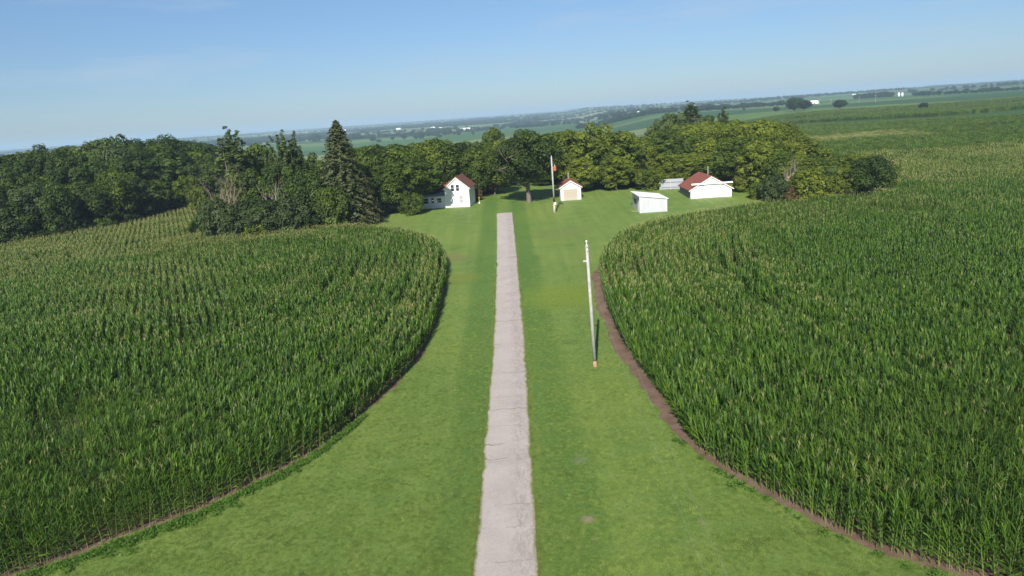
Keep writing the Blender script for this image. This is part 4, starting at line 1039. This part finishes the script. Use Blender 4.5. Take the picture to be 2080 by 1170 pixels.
for px, b_, t_ in ((1778, 208, 193), (1664, 213, 201), (1688, 212, 202), (1745, 208, 197)):
    qq = at(px, b_); s = qq[1]/FPX; h = (b_-t_)*s; o = thing('utility_pole', 'thin far utility pole at the field road beyond the grove', 'utility pole', (qq[0], qq[1], float(terr(qq[0], qq[1]))), 0, 'far poles along the field road')
    MB().tube([(0, 0, 0), (0, 0, h)], [.2, .14], 6).build('shaft', MT['pole'], o); MB().box(-1.2, -.08, h*.93, 1.2, .08, h*.96).build('crossarm', MT['pole'], o)

# far woods and hedgerows: one mass
fstock = bpy.data.collections.new('far stock')
for k, key in enumerate(('small_far', 'small_far_b')): stock_add(fstock, 'far_%d' % k, crown_mesh(key, 'far_leaf'))
rg = np.random.default_rng(99); P = []
def frow(x, y, ang, length, dens=.13, wid=6):
    n = int(length*dens); t = rg.uniform(-.5, .5, n)*length; P.append(np.column_stack([x+t*math.cos(ang)+rg.normal(size=n)*wid, y+t*math.sin(ang)+rg.normal(size=n)*wid]))
for i in range(130):
    y = 1900+7000*rg.random()**1.3; x = rg.uniform(-.95, .98)*y*.86
    if x > 250 and y < 2100: continue
    if rg.random() < .25 and y > 3000: continue
    frow(x, y, rg.normal()*.22+(1.45 if rg.random() < .22 else 0), rg.uniform(120, 700)*(1+y/5000), .10, rg.choice([4, 8, 30, 60]))
for px, py, ln in ((640, 282, 260), (880, 257, 420), (1010, 249, 300), (760, 265, 300), (540, 288, 300), (1160, 247, 300), (1320, 232, 300), (560, 280, 500), (1000, 251, 500), (850, 256, 500)):
    qq = at(px, py); frow(qq[0], qq[1], .05, ln, .45, 14)
P = np.concatenate(P); P = P[in_view(P, .06, 8)]; n = len(P); s = np.column_stack([rg.uniform(.9, 1.7, n)]*2+[rg.uniform(.6, 1.15, n)])
tag(scatter('far_woods', np.column_stack([P, terr(P[:, 0], P[:, 1])-.3]), rg.integers(0, 2, n), np.column_stack([np.zeros((n, 2)), rg.uniform(0, 6.28, n)]), s, scatter_group(fstock)), 'hazy woods and hedgerows across the far plain up to the horizon', 'woods', None, 'stuff')
print('far', n)

# ------------------------------------------------------------------ light, sky, air
AZ, EL_ = R(10), R(37.5)      # the sun stands behind the camera, a little to its left
sun = bpy.data.lights.new('sun', 'SUN'); sun.energy = SUN_E; sun.angle = R(.53); sun.color = (1, .95, .86)
so = bpy.data.objects.new('sun', sun); COL.objects.link(so)
to_sun = Vector((-math.sin(AZ)*math.cos(EL_), -math.cos(AZ)*math.cos(EL_), math.sin(EL_)))
so.rotation_euler = to_sun.to_track_quat('Z', 'Y').to_euler()
w = bpy.data.worlds.new('World'); sc.world = w; w.use_nodes = True
nt = w.node_tree; bg = nt.nodes['Background']; sky = nt.nodes.new('ShaderNodeTexSky'); sky.sky_type = 'NISHITA'; sky.sun_disc = False
sky.sun_elevation = EL_; sky.sun_rotation = math.atan2(to_sun.x, to_sun.y); sky.altitude = 300; sky.air_density = 1.0; sky.dust_density = SKY_DUST; sky.ozone_density = 3.0
# thin cirrus streaks high in the sky
tcw = nt.nodes.new('ShaderNodeTexCoord'); mp = nt.nodes.new('ShaderNodeMapping'); mp.inputs['Scale'].default_value = (1.6, 1, 11); mp.inputs['Rotation'].default_value = (0, R(7), 0)
nz = nt.nodes.new('ShaderNodeTexNoise'); nz.inputs['Scale'].default_value = 2.4; nz.inputs['Detail'].default_value = 6; nz.inputs['Roughness'].default_value = .6
rp = nt.nodes.new('ShaderNodeValToRGB'); rp.color_ramp.elements[0].position = .50; rp.color_ramp.elements[1].position = .80
rp.color_ramp.elements[1].color = (.62, .62, .62, 1); rp.color_ramp.elements[0].color = (0, 0, 0, 1)
mxw = nt.nodes.new('ShaderNodeMix'); mxw.data_type = 'RGBA'; mxw.inputs[7].default_value = (4.6, 5.6, 6.6, 1)
nt.links.new(tcw.outputs['Generated'], mp.inputs[0]); nt.links.new(mp.outputs[0], nz.inputs['Vector']); nt.links.new(nz.outputs['Fac'], rp.inputs[0])
sx_ = nt.nodes.new('ShaderNodeSeparateXYZ'); nt.links.new(tcw.outputs['Generated'], sx_.inputs[0])
rz_ = nt.nodes.new('ShaderNodeValToRGB'); e_ = rz_.color_ramp.elements; e_.new(.12); e_.new(.32)
for i_, (p_, c_) in enumerate(((0, (.50, .61, .80)), (.12, (.64, .75, .90)), (.32, (.90, 1.0, 1.03)), (1, (1, 1, 1)))): e_[i_].position = p_; e_[i_].color = (*c_, 1)
nt.links.new(sx_.outputs['Z'], rz_.inputs[0]); ms_ = nt.nodes.new('ShaderNodeMix'); ms_.data_type = 'RGBA'; ms_.blend_type = 'MULTIPLY'; ms_.inputs[0].default_value = 1
nt.links.new(sky.outputs[0], ms_.inputs[6]); nt.links.new(rz_.outputs[0], ms_.inputs[7])
nt.links.new(rp.outputs[0], mxw.inputs[0]); nt.links.new(ms_.outputs[2], mxw.inputs[6]); nt.links.new(mxw.outputs[2], bg.inputs[0])
bg.inputs[1].default_value = SKY_S
if HAZE > 0:
    zmin = -20.0
    hzb = MB().box(-21000, -600, zmin, 21000, 21000, 80).build('haze', [])
    hm = bpy.data.materials.new('haze_air'); hm.use_nodes = True; hm.node_tree.nodes.remove(hm.node_tree.nodes['Principled BSDF'])
    pv = hm.node_tree.nodes.new('ShaderNodeVolumePrincipled'); pv.inputs['Density'].default_value = HAZE; pv.inputs['Color'].default_value = HAZE_C; pv.inputs['Anisotropy'].default_value = 0.0
    hm.node_tree.links.new(pv.outputs[0], hm.node_tree.nodes['Material Output'].inputs['Volume']); hzb.data.materials.append(hm)
    tag(hzb, 'thin blue haze over the far plain', 'haze', None, 'stuff')
sc.view_settings.view_transform = 'Standard'; sc.view_settings.look = 'None'; sc.view_settings.gamma = 1; sc.view_settings.exposure = EXPO
sc.render.engine = 'CYCLES'; sc.cycles.max_bounces = 6; sc.cycles.transparent_max_bounces = 4; sc.cycles.diffuse_bounces = 3; sc.cycles.volume_bounces = 1
sc.cycles.use_denoising = True
